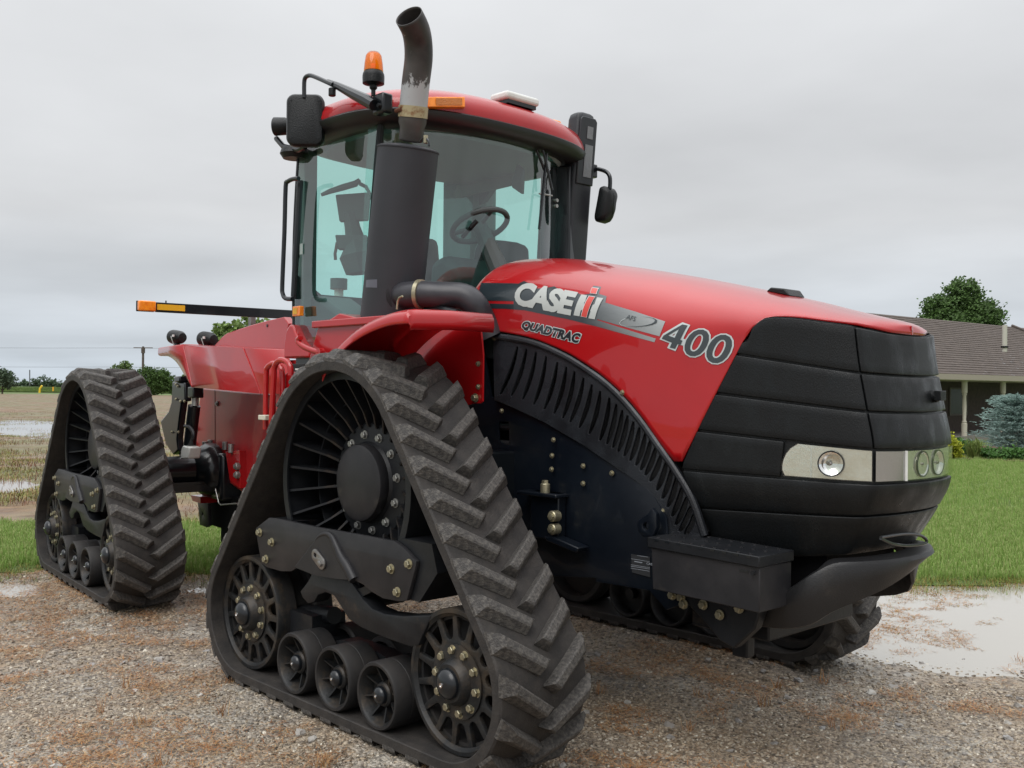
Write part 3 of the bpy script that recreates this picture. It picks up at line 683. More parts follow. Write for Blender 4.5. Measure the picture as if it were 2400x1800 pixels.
# hip line near the right edge of the picture
b = MB(); b.tube([Vector(HP(13.3, RN, RZ_ + .05)), Vector(HP(16.4, .8, EZ + .06 + 1.15 / 3.93 * 2.38))], .07, 6); b.build('hip_cap', mat('hip_cap', (.10, .08, .07), .8), house)
vp = Vector(HP(4.55, 1.55, 0)); vz0 = 3.397; vz1 = 4.173
vpp = Vector((-10.187,33.937,3.397))
b = MB(); b.cyl((vpp.x, vpp.y, (vz0 + vz1) / 2 - .1), .085, vz1 - vz0 + .2, 'Z', 12); b.build('vent_pipe', mat('vent_pipe_cream', (.48, .46, .40), .5), house)
b = MB(); b.cyl((vpp.x, vpp.y, vz0 - .02), .13, .06, 'Z', 12); b.build('vent_boot', 'black_plastic', house)
# rocking chair on the porch
def porch_chair(s, n, label):
    r_ = empty('porch_chair', HP(s, n, .16), 0, label, 'chair'); m_ = mat('chair_wood_red', (.13, .035, .02), .6) if 'chair_wood_red' not in bpy.data.materials else bpy.data.materials['chair_wood_red']
    b = MB(); b.box((0, 0, .42), (.5, .5, .04)); b.build('seat', m_, r_)
    for dx in (-.22, -.11, 0, .11, .22): b = MB(); b.box((dx * LX + .25 * FX, dx * LY + .25 * FY, .78), (.05, .05, .66)); b.build('slat', m_, r_)
    for dx in (-.24, .24):
        for dy in (-.24, .24): b = MB(); b.box((dx, dy, .20), (.045, .045, .42)); b.build('leg', m_, r_)
        b = MB(); b.tube([(dx * LX - .3 * FX, dx * LY - .3 * FY, .64), (dx * LX + .25 * FX, dx * LY + .25 * FY, .64)], .025, 6); b.build('armrest', m_, r_)
porch_chair(1.25, 1.2, 'dark red wooden porch chair left of the visible porch post')
# ------------------------------------------------------------------ planting bed
mulch = gmat('bark_mulch', [[(.2, (.035, .014, .010)), (.7, (.12, .045, .03))]], 30, bump=1, bscale=60)
bed = [(-6.279,19.392,0.055), (-5.668,20.449,0.055), (-4.459,20.274,0.055), (-2.902,20.313,0.055), (-4.954,27.533,0.055), (-7.299,27.733,0.055), (-8.685,25.018,0.055)]
b = MB(); b.prism([(q[0], q[1]) for q in bed], GZ + .0, GZ + .07, 'Z'); o = b.build('mulch_bed', mulch); tag(o, kind='structure')
def shrub(name, c, blobs, leaf, lm, n, label, cat, seed, group=None, droop=0):
    return tree(name, c, max(z + rz for _, _, z, _, rz in blobs), blobs, leaf, lm, n, label, cat, group, trunk_r=.04, seed=seed, droop=droop)
yel = leaf_mat('leaf_yellow_green', (.32, .34, .03)); blu = leaf_mat('needle_blue_green', (.30, .40, .37)); ivy = leaf_mat('leaf_fresh_green', (.06, .14, .03)); lil = leaf_mat('leaf_daylily', (.17, .22, .06))
q = (-6.17,19.772,0.055); shrub('golden_shrub', q, [(0, 0, .38, .26, .36), (.12, 0, .25, .22, .24)], .06, yel, 2600, 'golden yellow shrub right beside the black grille', 'shrub', 61)
q = (-5.983,20.99,0.055); shrub('low_green_shrub', (q[0], q[1], q[2] + .05), [(-.3, .5, .22, .38, .22)], .07, ivy, 1200, 'dark green low shrub left of the daylily clump', 'shrub', 62)
q = (-5.409,20.799,0.055); shrub('low_green_shrub', (q[0], q[1], q[2] + .05), [(0, 0, .13, .42, .14), (.5, 0, .12, .35, .12)], .07, ivy, 1500, 'bright green low shrub in front of the blue spruce', 'shrub', 63)
q = (-4.957,20.94,0.055); shrub('low_green_shrub', (q[0], q[1], q[2] + .05), [(0, 0, .14, .36, .14), (.5, 0, .12, .4, .13)], .07, ivy, 1500, 'low green shrub at the right edge of the bed', 'shrub', 64)
q = Vector((-5.869,20.654,0.055))
me = blades_mesh('leaves', [(0, 0, 0, 1)], .35, .68, .013, .55, 130, .16, 71); rt_ = empty('daylily_clump', (q.x, q.y, q.z + .04), 0, 'spiky arching daylily clump between the golden shrub and blue spruce', 'plant'); link('leaves', me, lil, rt_)
# blue spruce in horizontal tiers
q = Vector((-5.862,23.257,0.055)); q = Vector(onG(2392, 27)); sp = empty('blue_spruce', q, 0, 'spreading dwarf blue spruce in tiers in front of the porch', 'shrub')
rd = random.Random(77); V, Fc = [], []
b = MB(); b.tube([(0, 0, 0), (0, 0, 1.1)], [.06, .03], 8); b.build('trunk', bark, sp)
for t in range(620):
    k = rd.random(); z = .12 + 1.38 * k; rmax = (1.42 - .75 * k ** 1.6) * rd.uniform(.45, 1.0); a = rd.uniform(0, 6.283)
    for i in range(26):
        s = rd.uniform(.25, 1); x, y = math.cos(a) * rmax * s + rd.gauss(0, .05), math.sin(a) * rmax * s + rd.gauss(0, .05); zz = z + .10 * s + rd.gauss(0, .018)
        d = Vector((math.cos(a) + rd.gauss(0, .5), math.sin(a) + rd.gauss(0, .5), rd.uniform(-.1, .45))).normalized() * .085; e_ = d.orthogonal().normalized() * .014
        kk = len(V); p_ = Vector((x, y, zz)); V += [tuple(p_ - e_), tuple(p_ + e_), tuple(p_ + d)]; Fc.append((kk, kk + 1, kk + 2))
        e_ = d.cross(e_).normalized() * .014; kk = len(V); V += [tuple(p_ - e_), tuple(p_ + e_), tuple(p_ + d)]; Fc.append((kk, kk + 1, kk + 2))
me = bpy.data.meshes.new('crown'); me.from_pydata(V, [], Fc); link('crown', me, blu, sp)

GZ = 0.055
# ------------------------------------------------------------------ tractor root
tractor = empty('tractor', (0, 0, 0), 0, 'large red articulated farm tractor on four black triangular rubber tracks standing on the gravel', 'tractor')
def lerp_tab(tab, x):
    """monotone cubic through the table"""
    if x <= tab[0][0]: return tab[0][1]
    if x >= tab[-1][0]: return tab[-1][1]
    n = len(tab); i = 0
    while x > tab[i + 1][0]: i += 1
    def sl(j): return (tab[j + 1][1] - tab[j][1]) / (tab[j + 1][0] - tab[j][0])
    def tg(j):
        if j == 0: return sl(0)
        if j == n - 1: return sl(n - 2)
        a, b = sl(j - 1), sl(j)
        return 0. if a * b <= 0 else 2 * a * b / (a + b)
    h = tab[i + 1][0] - tab[i][0]; t = (x - tab[i][0]) / h
    return ((2 * t ** 3 - 3 * t * t + 1) * tab[i][1] + (t ** 3 - 2 * t * t + t) * h * tg(i)
            + (3 * t * t - 2 * t ** 3) * tab[i + 1][1] + (t ** 3 - t * t) * h * tg(i + 1))
WD = [(0, 0), (.012, .15), (.035, .26), (.065, .355), (.12, .39), (.25, .43), (.5, .478), (.8, .522), (1.2, .552), (1.8, .568), (2.3, .576)]
XF = [(.80, 1.96), (1.02, 2.06), (1.06, 2.085), (1.18, 2.15), (1.32, 2.20), (1.45, 2.20), (1.62, 2.17), (1.80, 2.135), (1.93, 2.118), (2.1, 2.105)]
HT = [(-.06, 2.418), (.2, 2.400), (.5, 2.347), (.94, 2.259), (1.31, 2.174), (1.65, 2.088), (1.81, 2.042), (1.95, 2.004), (2.05, 1.978), (2.12, 1.952)]
def plan_w(d): return lerp_tab(WD, d)
def front_x(z): return lerp_tab(XF, z)
def hood_w(x, z=2.1): return plan_w(front_x(z) - x)
def hood_t(x): return lerp_tab(HT, x)
def hood_y(x, z):
    """half width of the hood skin at station x and height z"""
    w, t = hood_w(x, z), hood_t(x)
    sh = .30 if x < 1.2 else max(.09, .30 - (x - 1.2) * .30)
    zs = t - sh
    if z <= zs: return w
    k = min(.9999, (z - zs) / sh)
    return w * (1 - k ** 2.5) ** (1 / 2.5)


# ---------- track unit, built once round its own axle (x forward, y across, outer side negative)
RI, ZI, XI = .305, .467, .859
RD, ZD = .540, 1.222
BT = .052
def tangent(c1, r1, c2, r2):
    u = Vector(c2) - Vector(c1); d = u.length; u /= d; k = (r1 - r2) / d
    rt = Vector((u.y, -u.x)); n = u * k + rt * math.sqrt(1 - k * k)
    return Vector(c1) + n * r1, Vector(c2) + n * r2, n
cA, cB, cD = (-XI, ZI), (XI, ZI), (0, ZD)
segs = []
tAB = tangent(cA, RI, cB, RI); tBD = tangent(cB, RI, cD, RD); tDA = tangent(cD, RD, cA, RI)
def arcseg(c, r_, n0, n1):
    a0 = math.atan2(n0.y, n0.x); a1 = math.atan2(n1.y, n1.x)
    while a1 < a0: a1 += 2 * math.pi
    return ('arc', c, r_, a0, a1, (a1 - a0) * (r_ + BT))
segs = [('line', tAB), arcseg(cB, RI, tAB[2], tBD[2]), ('line', tBD), arcseg(cD, RD, tBD[2], tDA[2]), ('line', tDA), arcseg(cA, RI, tDA[2], tAB[2])]
def seglen(s_): return (s_[1][1] - s_[1][0]).length if s_[0] == 'line' else s_[5]
PER = sum(seglen(s_) for s_ in segs)
def path(s):
    s %= PER
    for g in segs:
        L = seglen(g)
        if s <= L:
            if g[0] == 'line':
                a, b, n = g[1]; t = (b - a).normalized(); return a + t * s, t, n
            a = g[3] + (g[4] - g[3]) * s / L; n = Vector((math.cos(a), math.sin(a)))
            return Vector(g[1]) + n * g[2], Vector((-n.y, n.x)), n
        s -= L
    return path(0)
HWB = .245
def belt_mesh():
    b = MB(); N = 150; rings = []
    prof = [(-HWB, .004), (-HWB + .004, 0), (-.06, 0), (.06, 0), (HWB - .004, 0), (HWB, .004), (HWB, BT - .008), (HWB - .008, BT), (-HWB + .008, BT), (-HWB, BT - .008)]
    for i in range(N):
        q, t, n = path(PER * i / N)
        rings.append([(q.x + n.x * h, y, q.y + n.y * h) for y, h in prof])
    rings.append(rings[0])
    b.loft(rings, True, False)
    return b.me('track_belt', 40)
def lug_mesh(side):
    b = MB(); s_ = side; H = .050
    base = [(.046, -.2455), (-.044, -.2455), (-.166, -.040), (-.126, .020)]
    top = [(.018, -.208), (-.030, -.208), (-.148, -.036), (-.122, .000)]
    def q(p3, h): return (p3[0], p3[1] * s_, -h)
    lo = [q(a, -.012) for a in base]; mid = [q(a, .004) for a in base]
    tp = [q(a, H) for a in top]
    rings = [lo, mid, tp] if s_ > 0 else [lo[::-1], mid[::-1], tp[::-1]]
    b.loft(rings)
    bm = b.bm
    bmesh.ops.recalc_face_normals(bm, faces=bm.faces)
    bmesh.ops.bevel(bm, geom=[e for e in bm.edges if all(v.co.z < -.04 for v in e.verts)], offset=.006, segments=1, affect='EDGES')
    me = b.me('lug_mesh', 25); return me
lug_L, lug_R = lug_mesh(1), lug_mesh(-1)
lug_mat = mat('worn_lug_rubber', (.046, .043, .041), .58, spec=.3, col2=(.080, .074, .068), nscale=60, nlo=.36, nhi=.64, dust=(.125, .115, .102), dust_lo=.46, dust_hi=.74, dscale=60, bump=.7, bscale=130)
for me_ in (lug_L, lug_R): me_.materials.append(lug_mat)
belt_me = belt_mesh(); belt_me.materials.append(M['rubber'])

BOLT = bolt_mesh(.0165, .016); BOLT.materials.append(M['brass'])
BOLT_Z = bolt_mesh(.0165, .016); BOLT_Z.materials.append(M['zinc'])
BOLT_S = bolt_mesh(.010, .008); BOLT_S.materials.append(M['brass'])

# drive wheel meshes
YF = .0      # flange plane
def drive_meshes():
    out = []
    b = MB()
    for y0, y1 in ((-.165, -.155), (.15, .16)):
        b.lathe([(.50, y0), (.538, y0), (.538, y1), (.50, y1)], (0, 0, ZD), 'Y', 56)
    b.lathe([(.525, -.16), (.536, -.16), (.536, .16), (.525, .16)], (0, 0, ZD), 'Y', 56)
    b.lathe([(.41, -.03), (.42, -.03), (.42, .03), (.41, .03)], (0, 0, ZD), 'Y', 48)
    out.append(('rim', b.me('rim', 35), 'dark_iron', []))
    b = MB(); b.lathe([(.10, YF - .05), (.165, YF - .05), (.20, YF - .012), (.285, YF), (.30, YF + .02), (.30, YF + .05), (.285, YF + .07), (.10, YF + .07)], (0, 0, ZD), 'Y', 48)
    b.lathe([(.05, YF + .06), (.42, YF + .08), (.42, YF + .09), (.05, YF + .09)], (0, 0, ZD), 'Y', 40)
    out.append(('hub', b.me('hub', 30), 'dark_iron', []))
    b = MB(); b.lathe([(.182, YF - .01), (.190, YF - .03), (.190, YF - .058), (.184, YF - .072), (.168, YF - .079), (.02, YF - .084), (.0, YF - .084)], (0, 0, ZD), 'Y', 48)
    out.append(('hub_cap', b.me('hub_cap', 30), 'grey_paint', []))
    return out
def fin_mesh():
    b = MB()
    # radial rib lying along +X of its own frame, width across y
    b.loft([[(.27, YF - .012, -.007), (.27, YF + .05, -.007), (.27, YF + .05, .007), (.27, YF - .012, .007)],
            [(.34, YF - .04, -.005), (.34, YF + .08, -.005), (.34, YF + .08, .005), (.34, YF - .04, .005)],
            [(.528, -.158, -.006), (.528, .10, -.006), (.528, .10, .006), (.528, -.158, .006)]])
    return b.me('spoke', 30)
DRV = drive_meshes(); FIN = fin_mesh(); FIN.materials.append(M['dark_iron'])

def slot(r0, r1, w0, w1, a, n=5):
    """window between two spokes of the idler disc, rounded at the hub end"""
    pts = [(r1, -w1), (r1 + .004, 0), (r1, w1)]
    k = [(r0 + w0 * (1 - math.cos(t)), w0 * math.cos(math.pi / 2 - t)) for t in [0]]
    inner = [(r0 + w0 - w0 * math.sin(math.pi * j / n), w0 * math.cos(math.pi * j / n)) for j in range(n + 1)]
    pts = pts + inner
    c_, s_ = math.cos(a), math.sin(a)
    return [(x_ * c_ - y_ * s_, x_ * s_ + y_ * c_) for x_, y_ in pts]
YI = -.168
def idler_meshes(sgn):
    out = []
    b = MB()
    loops = [circle(0, 0, .285, 60)] + [slot(.172, .266, .025, .043, 2 * math.pi * (k + .5) / 15) for k in range(15)]
    me = curve_mesh(loops, .022, .004); b.mesh(me, Matrix(((1, 0, 0, 0), (0, 0, -1, YI + .022), (0, 1, 0, 0), (0, 0, 0, 1))))
    b.lathe([(.276, YI + .004), (.283, YI - .004), (.299, YI - .004), (.303, YI + .002), (.303, YI + .05), (.27, YI + .05), (.268, YI + .01)], (0, 0, 0), 'Y', 60)
    b.lathe([(.01, YI + .02), (.155, YI + .012), (.155, YI + .002), (.10, YI - .004), (.088, YI - .03), (.078, YI - .04), (.01, YI - .04)], (0, 0, 0), 'Y', 36)
    out.append(('rim', b.me('rim', 35), 'wheel_iron'))
    b = MB()
    for y0, y1 in ((YI + .03, -.05), (.05, -YI - .0)):
        b.lathe([(.255, y0), (.290, y0), (.303, y0 + .012), (.303, y1 - .012), (.290, y1), (.255, y1)], (0, 0, 0), 'Y', 56)
    b.lathe([(.09, -.10), (.255, -.06), (.255, .06), (.09, .10)], (0, 0, 0), 'Y', 40)
    out.append(('tyre', b.me('tyre', 35), 'tyre'))
    b = MB(); b.lathe([(.064, YI - .038), (.064, YI - .05), (.056, YI - .062), (.036, YI - .074), (.012, YI - .079), (0, YI - .08)], (0, 0, 0), 'Y', 28)
    out.append(('hub_cap', b.me('hub_cap', 50), 'black_paint'))
    b = MB(); b.lathe([(.010, YI - .078), (.010, YI - .083), (.006, YI - .083), (.006, YI - .081), (.002, YI - .0805), (.001, YI - .084)], (0, 0, 0), 'Y', 14)
    out.append(('grease_nipple', b.me('grease_nipple', 40), 'chrome'))
    return out
IDL = idler_meshes(1)
YR, RR = -.236, .152
def roller_meshes():
    out = []
    b = MB()
    b.lathe([(.128, YR + .012), (.134, YR), (.146, YR), (RR, YR + .010), (RR, YR + .088), (RR - .002, YR + .090), (RR, YR + .092), (RR, YR + .175), (RR - .01, YR + .185), (.128, YR + .185)], (0, 0, 0), 'Y', 48)
    b.lathe([(.128, -YR - .012), (.134, -YR), (.146, -YR), (RR, -YR - .010), (RR, -YR - .175), (RR - .01, -YR - .185), (.128, -YR - .185)], (0, 0, 0), 'Y', 48)
    b.cyl((0, .13, 0), .129, .03, 'Y', 40)
    out.append(('tyre', b.me('tyre', 35), 'tyre'))
    b = MB()
    b.lathe([(.131, YR + .004), (.126, YR + .012), (.112, YR + .07), (.10, YR + .075), (.06, YR + .078), (.055, YR + .04), (.048, YR + .032), (.0, YR + .03)], (0, 0, 0), 'Y', 44)
    for k in range(8):
        a = 2 * math.pi * (k + .3) / 8; c_, s_ = math.cos(a), math.sin(a)
        def q(r_, y, w): return (r_ * c_ - w * s_, y, r_ * s_ + w * c_)
        b.loft([[q(.05, YR + .05, -.005), q(.05, YR + .09, -.005), q(.05, YR + .09, .005), q(.05, YR + .05, .005)],
                [q(.125, YR + .022, -.003), q(.125, YR + .09, -.003), q(.125, YR + .09, .003), q(.125, YR + .022, .003)]])
    out.append(('rim', b.me('rim', 30), 'wheel_iron'))
    b = MB(); b.lathe([(.040, YR + .032), (.040, YR + .018), (.034, YR + .008), (.018, YR), (0, YR - .002)], (0, 0, 0), 'Y', 24)
    out.append(('hub_cap', b.me('hub_cap', 50), 'black_paint'))
    b = MB(); b.lathe([(.007, YR - .001), (.007, YR - .005), (.003, YR - .005), (.002, YR - .008)], (0, 0, 0), 'Y', 12)
    out.append(('grease_nipple', b.me('grease_nipple', 40), 'chrome'))
    return out
ROL = roller_meshes()

def plate_mesh():
    b = MB()
    out = [(-0.753,0.935),(-0.616,1.003),(-0.541,1.007),(-0.191,1.002),(0.139,1.005),(0.467,1.007),(0.534,0.984),(0.622,0.938),(0.622,0.922),(0.559,0.759),(0.504,0.747),(0.385,0.742),(0.302,0.757),(0.229,0.781),(0.155,0.792),(0.002,0.777),(-0.187,0.765),(-0.264,0.773),(-0.329,0.784),(-0.394,0.755),(-0.491,0.742),(-0.63,0.743),(-0.693,0.759),(-0.736,0.876)]
    out = [(x_, z_) for x_, z_ in out]
    b.plate([out], YP, .022, 'Y', .003)
    return b, out
YP = -.188
plb, plate_outline = plate_mesh(); PLATE = plb.me('track_frame_plate', 30)
def arch_mesh():
    b = MB()
    rib = [(-0.343,0.783),(-0.189,0.912),(-0.142,0.955),(-0.081,0.98),(-0.028,0.975),(0.012,0.939),(0.058,0.887),(0.116,0.844),(0.167,0.793)]
    rib2 = [(-0.328,0.768),(-0.159,0.769),(0.002,0.777),(0.079,0.784)]
    pts = [(x_, YP - .016, z_) for x_, z_ in smooth_pts([(a, b_, 0) for a, b_ in rib], 3) for _ in (0,)] if False else [(q[0], YP - .014, q[1]) for q in smooth_pts([(a, b_, 0) for a, b_ in rib], 3)]
    b.tube(pts, [.006 + .020 * min(1, max(0, (i_ - 4) / (len(pts) - 8))) for i_ in range(len(pts))], 10)
    b.prism([(q[0], q[2]) for q in pts] + rib2[::-1][:-1], YP - .012, YP - .02)
    return b.me('pivot_boss', 40)
ARCH = arch_mesh()
def link_mesh():
    b = MB()
    a, c = (-0.145,0.87), (-0.09,0.837)
    d = Vector((c[0] - a[0], c[1] - a[1])); n = Vector((-d.y, d.x)).normalized() * .030; an = math.degrees(math.atan2(d.y, d.x))
    lp = arc(a[0], a[1], .030, an + 90, an + 270, 8) + arc(c[0], c[1], .030, an - 90, an + 90, 8)
    b.plate([lp, circle(a[0], a[1], .012, 10)], YP - .026, .010, 'Y', .002)
    b.lathe([(.016, 0), (.016, -.012), (.012, -.014)], (c[0], YP - .03, c[1]), 'Y', 6)
    return b.me('pin_keeper', 30)
LINK = link_mesh()
def beam_mesh():
    b = MB()
    lp = [(-0.243,0.761),(-0.051,0.777),(0.079,0.781),(0.137,0.746),(0.194,0.705),(0.267,0.674),(0.363,0.666),(0.5,0.679),(0.705,0.719),(0.663,0.654),(0.611,0.571),(0.557,0.554),(0.422,0.556),(0.305,0.562),(0.184,0.571),(0.082,0.593),(0.017,0.64),(-0.043,0.682),(-0.117,0.689),(-0.185,0.664),(-0.219,0.624),(-0.275,0.608),(-0.326,0.63),(-0.348,0.658),(-0.277,0.718)]
    b.plate([lp], -.13, .09, 'Y', .008)
    b.boxb((-.45, -.12, .30), (.62, .12, .40))
    b.boxb((-.62, -.10, .33), (-.35, .10, .52))
    b.cyl((.04, .0, .72), .10, .30, 'Y', 24)
    return b.me('rocker_beam', 35)
BEAM = beam_mesh()
def boxbeam_mesh():
    b = MB()
    b.prism([(.40, .76), (.62, .76), (.74, .90), (.70, 1.02), (.48, 1.02), (.38, .95)], YP + .012, .19)
    b.prism([(-.72, .78), (-.5, .76), (-.42, 1.0), (-.62, 1.0), (-.74, .92)], YP + .012, .19)
    b.boxb((-.6, .16, .80), (.6, .20, 1.0))
    b.boxb((-.38, .02, .84), (.38, .14, .98))
    return b.me('cross_member', 30)
CROSS = boxbeam_mesh()
def boggie_mesh():
    b = MB()
    x0 = .04
    b.prism([(x0 - .48, .26), (x0 + .48, .26), (x0 + .45, .36), (x0 + .1, .43), (x0 - .2, .43), (x0 - .45, .36)], -.05, .05)
    for k in (-1, 0, 1): b.cyl((x0 + k * .352, 0, .314), .035, .40, 'Y', 16)
    b.tube([(-.72, 0, .467), (-.3, 0, .52)], .045, 14); b.tube([(.5, 0, .42), (.85, 0, .467)], .05, 14)
    b.cyl((-XI, 0, ZI), .05, .30, 'Y', 16); b.cyl((XI, 0, ZI), .05, .30, 'Y', 16)
    return b.me('roller_carrier', 35)
BOGIE = boggie_mesh()
for me_, mm in ((PLATE, 'grey_paint'), (ARCH, 'grey_paint'), (LINK, 'steel'), (BEAM, 'dark_iron'), (CROSS, 'dark_iron'), (BOGIE, 'dark_iron')): me_.materials.append(M[mm])
for lst in (IDL, ROL):
    for nm, me_, mm in lst: me_.materials.append(M[mm])
for nm, me_, mm, _ in DRV: me_.materials.append(M[mm])
PB = [(-0.703,0.918),(-0.579,0.881),(-0.636,0.786),(0.45,0.883),(0.578,0.922),(0.497,0.788)]
NP = 40
def track_unit(mtx, full=True, bolts=True, joined=False):
    def part(name, me, local=None, parent=tractor):
        o = bpy.data.objects.new(name, me); COL.objects.link(o); o.parent = parent
        if parent is tractor: o.matrix_local = mtx @ (local or Matrix.Identity(4))
        elif local is not None: o.matrix_local = local
        return o
    belt = part('track_belt', belt_me)
    pitch = PER / NP; acc = MB() if joined else None
    for k in range(NP):
        for me_, off in ((lug_L, 0), (lug_R, -pitch * .5)):
            q, t, n = path(k * pitch + off + .03)
            n3 = Vector((n.x, 0, n.y)); t3 = Vector((t.x, 0, t.y)); o3 = Vector((q.x, 0, q.y)) + n3 * BT
            # keep the slanting bar tangent over its own length
            q2, t2, n2 = path(k * pitch + off + .03 - .065)
            n3 = Vector((n2.x, 0, n2.y)); t3 = Vector((t2.x, 0, t2.y)); o3 = Vector((q2.x, 0, q2.y)) + n3 * BT + t3 * .065
            m = Matrix((t3, Vector((0, 1, 0)), -n3)).transposed().to_4x4(); m.translation = o3
            if joined: acc.mesh(me_, m)
            else: part('lug', me_, m, belt)
    if joined:
        o = acc.build('lug', lug_mat, belt, smooth=25); o['kind'] = 'stuff'
    dw = part('drive_wheel', DRV[1][1])
    part('rim', DRV[0][1], None, dw); part('hub_cap', DRV[2][1], None, dw)
    if full:
        for k in range(26):
            a = 2 * math.pi * k / 26 + .1
            part('spoke', FIN, Matrix.Translation((0, 0, ZD)) @ Matrix.Rotation(a, 4, 'Y'), dw)
    if bolts:
        for k in range(12):
            a = 2 * math.pi * (k + .3) / 12
            part('bolt', BOLT_Z, Matrix.Translation((.232 * math.cos(a), YF - .006, ZD + .232 * math.sin(a))), dw)
    for x_, rot in ((-XI, .1), (XI, .35)):
        L = Matrix.Translation((x_, 0, ZI))
        w = part('idler_wheel', IDL[0][1], L)
        for i in (1, 2, 3): part(IDL[i][0], IDL[i][1], None, w)
        if bolts:
            for k in range(10):
                a = 2 * math.pi * (k + .25) / 10 + rot
                part('bolt', BOLT, Matrix.Translation((.128 * math.cos(a), YI + .004, .128 * math.sin(a))) @ Matrix.Rotation(a, 4, 'Y'), w)
    for k in (-1, 0, 1):
        L = Matrix.Translation((.04 + k * .352, 0, .162 + RR))
        w = part('roller_wheel', ROL[0][1], L)
        for i in (1, 2, 3): part(ROL[i][0], ROL[i][1], None, w)
    part('roller_carrier', BOGIE); part('cross_member', CROSS); part('rocker_beam', BEAM)
    pl = part('track_frame_plate', PLATE); part('pivot_boss', ARCH, None, pl); part('pin_keeper', LINK, None, pl)
    if bolts:
        for x_, z_ in PB: part('bolt', BOLT, Matrix.Translation((x_, YP - .012, z_)), pl)
    return belt
YC = -1.272
MR = Matrix.Translation((-3.946, 0.286, 0)) @ Matrix.Rotation(-0.103, 4, 'Z')      # rear frame, slightly articulated
mir = Matrix.Scale(-1, 4, (0, 1, 0))
track_unit(Matrix.Translation((0, YC, 0)))
RS = Matrix.Scale(.975, 4, (0, 0, 1))
track_unit(MR @ RS @ Matrix.Translation((0, YC, 0)))
track_unit(Matrix.Translation((0, -YC, 0)) @ mir, full=False, bolts=False)
track_unit(MR @ RS @ Matrix.Translation((0, -YC, 0)) @ mir, full=False, bolts=False, joined=True)

# ------------------------------------------------------------------ hood
def T(o, m=None):
    if m is not None: o.matrix_local = m
    return o
def add(b, name, m, par=None, **k): return b.build(name, m, par if par is not None else tractor, **k)
def place(me, name, par, mtx, m=None):
    o = bpy.data.objects.new(name, me); COL.objects.link(o); o.parent = par; o.matrix_local = mtx
    if m and not me.materials: me.materials.append(m)
    return o
# lower edge of the red skin (x, z): along the vent arch, then up the grille edge
VENT_TOP = [(0.079,1.997),(0.232,1.973),(0.344,1.955),(0.453,1.929),(0.558,1.895),(0.66,1.858),(0.759,1.81),(0.855,1.759),(0.948,1.698),(1.039,1.624),(1.115,1.549),(1.19,1.46),(1.251,1.394),(1.306,1.342)]
GRILLE_EDGE = [(1.315,1.344),(1.401,1.519),(1.482,1.674),(1.564,1.829),(1.611,1.917),(1.65,1.968),(1.686,1.994),(1.734,2.001),(1.82,1.994),(2.001,1.963)] + [(2.033, 1.957), (2.069, 1.945), (2.10, 1.931), (2.118, 1.927)]
def zbot(x):
    return min(zbot_(x), hood_t(x) - .006)
def zbot_(x):
    pts = VENT_TOP + GRILLE_EDGE[1:]
    if x <= pts[0][0]: return pts[0][1]
    for (a, b_), (c, d) in zip(pts, pts[1:]):
        if a <= x <= c: return b_ + (d - b_) * (x - a) / max(1e-6, c - a)
    return pts[-1][1]
X0 = -.13
def skin(x, s, sgn=-1, lift=0.):
    """s 0..1 from lower edge to centre line of the top"""
    t = hood_t(x); zb = min(zbot(x), t - .006); k = s
    sh = .30 if x < 1.2 else max(.09, .30 - (x - 1.2) * .30)
    zs = max(zb, t - sh)
    if k < .45:
        z = zb + (zs - zb) * (k / .45); y = hood_y(x, z)
    else:
        a = (k - .45) / .55 * math.pi / 2
        kk0 = max(0., (zs - (t - sh)) / sh)
        a0 = math.asin(min(.999, kk0 ** 1.25)); a = a0 + (math.pi / 2 - a0) * (k - .45) / .55
        z = (t - sh) + sh * math.sin(a) ** .8; y = hood_w(x, z) * math.cos(a) ** .8
        z += .012 * math.cos(math.pi / 2 * min(1, y / .5))
    # rear end rounds over
    if x < .0: z -= .10 * ((-x) / .13) ** 2 * (1 if k > .3 else k / .3)
    return (x, sgn * (y + lift), z)
xs = [X0, -.11, -.085, -.06, -.03, 0] + [.04 + i * .04 for i in range(49)] 
xs = [x for x in xs if x < 1.98] + [1.98 + .1385 * (1 - (1 - i / 20) ** 2) for i in range(0, 21)]
xs = sorted(set(round(x, 5) for x in xs))
b = MB(); NS = 30; rows = []
for x in xs:
    near = [skin(x, i / NS) for i in range(NS + 1)]; far = [skin(x, i / NS, 1) for i in range(NS + 1)][::-1]
    rows.append(near + far[1:])
b.grid(rows)
hood = add(b, 'hood', 'red', smooth=32, solid=.012, off=-1, out=(1, 0, 1.5))
b = MB()   # rear closing panel of the hood
r0 = rows[0]; mid = [(X0 + .01, q[1] * .97, q[2] - .015) for q in r0]
b.grid([mid, [(X0 + .012, q[1] * .9, min(q[2] - .05, 2.2)) for q in r0], [(X0 + .012, q[1] * .9, 1.8) for q in r0]])
add(b, 'hood_rear_panel', 'black_plastic')
b = MB(); b.prism([(1.449,2.149),(1.473,2.167),(1.547,2.156),(1.574,2.12)], -.07, .07)
add(b, 'hood_latch', 'black_plastic', bevel=.006)

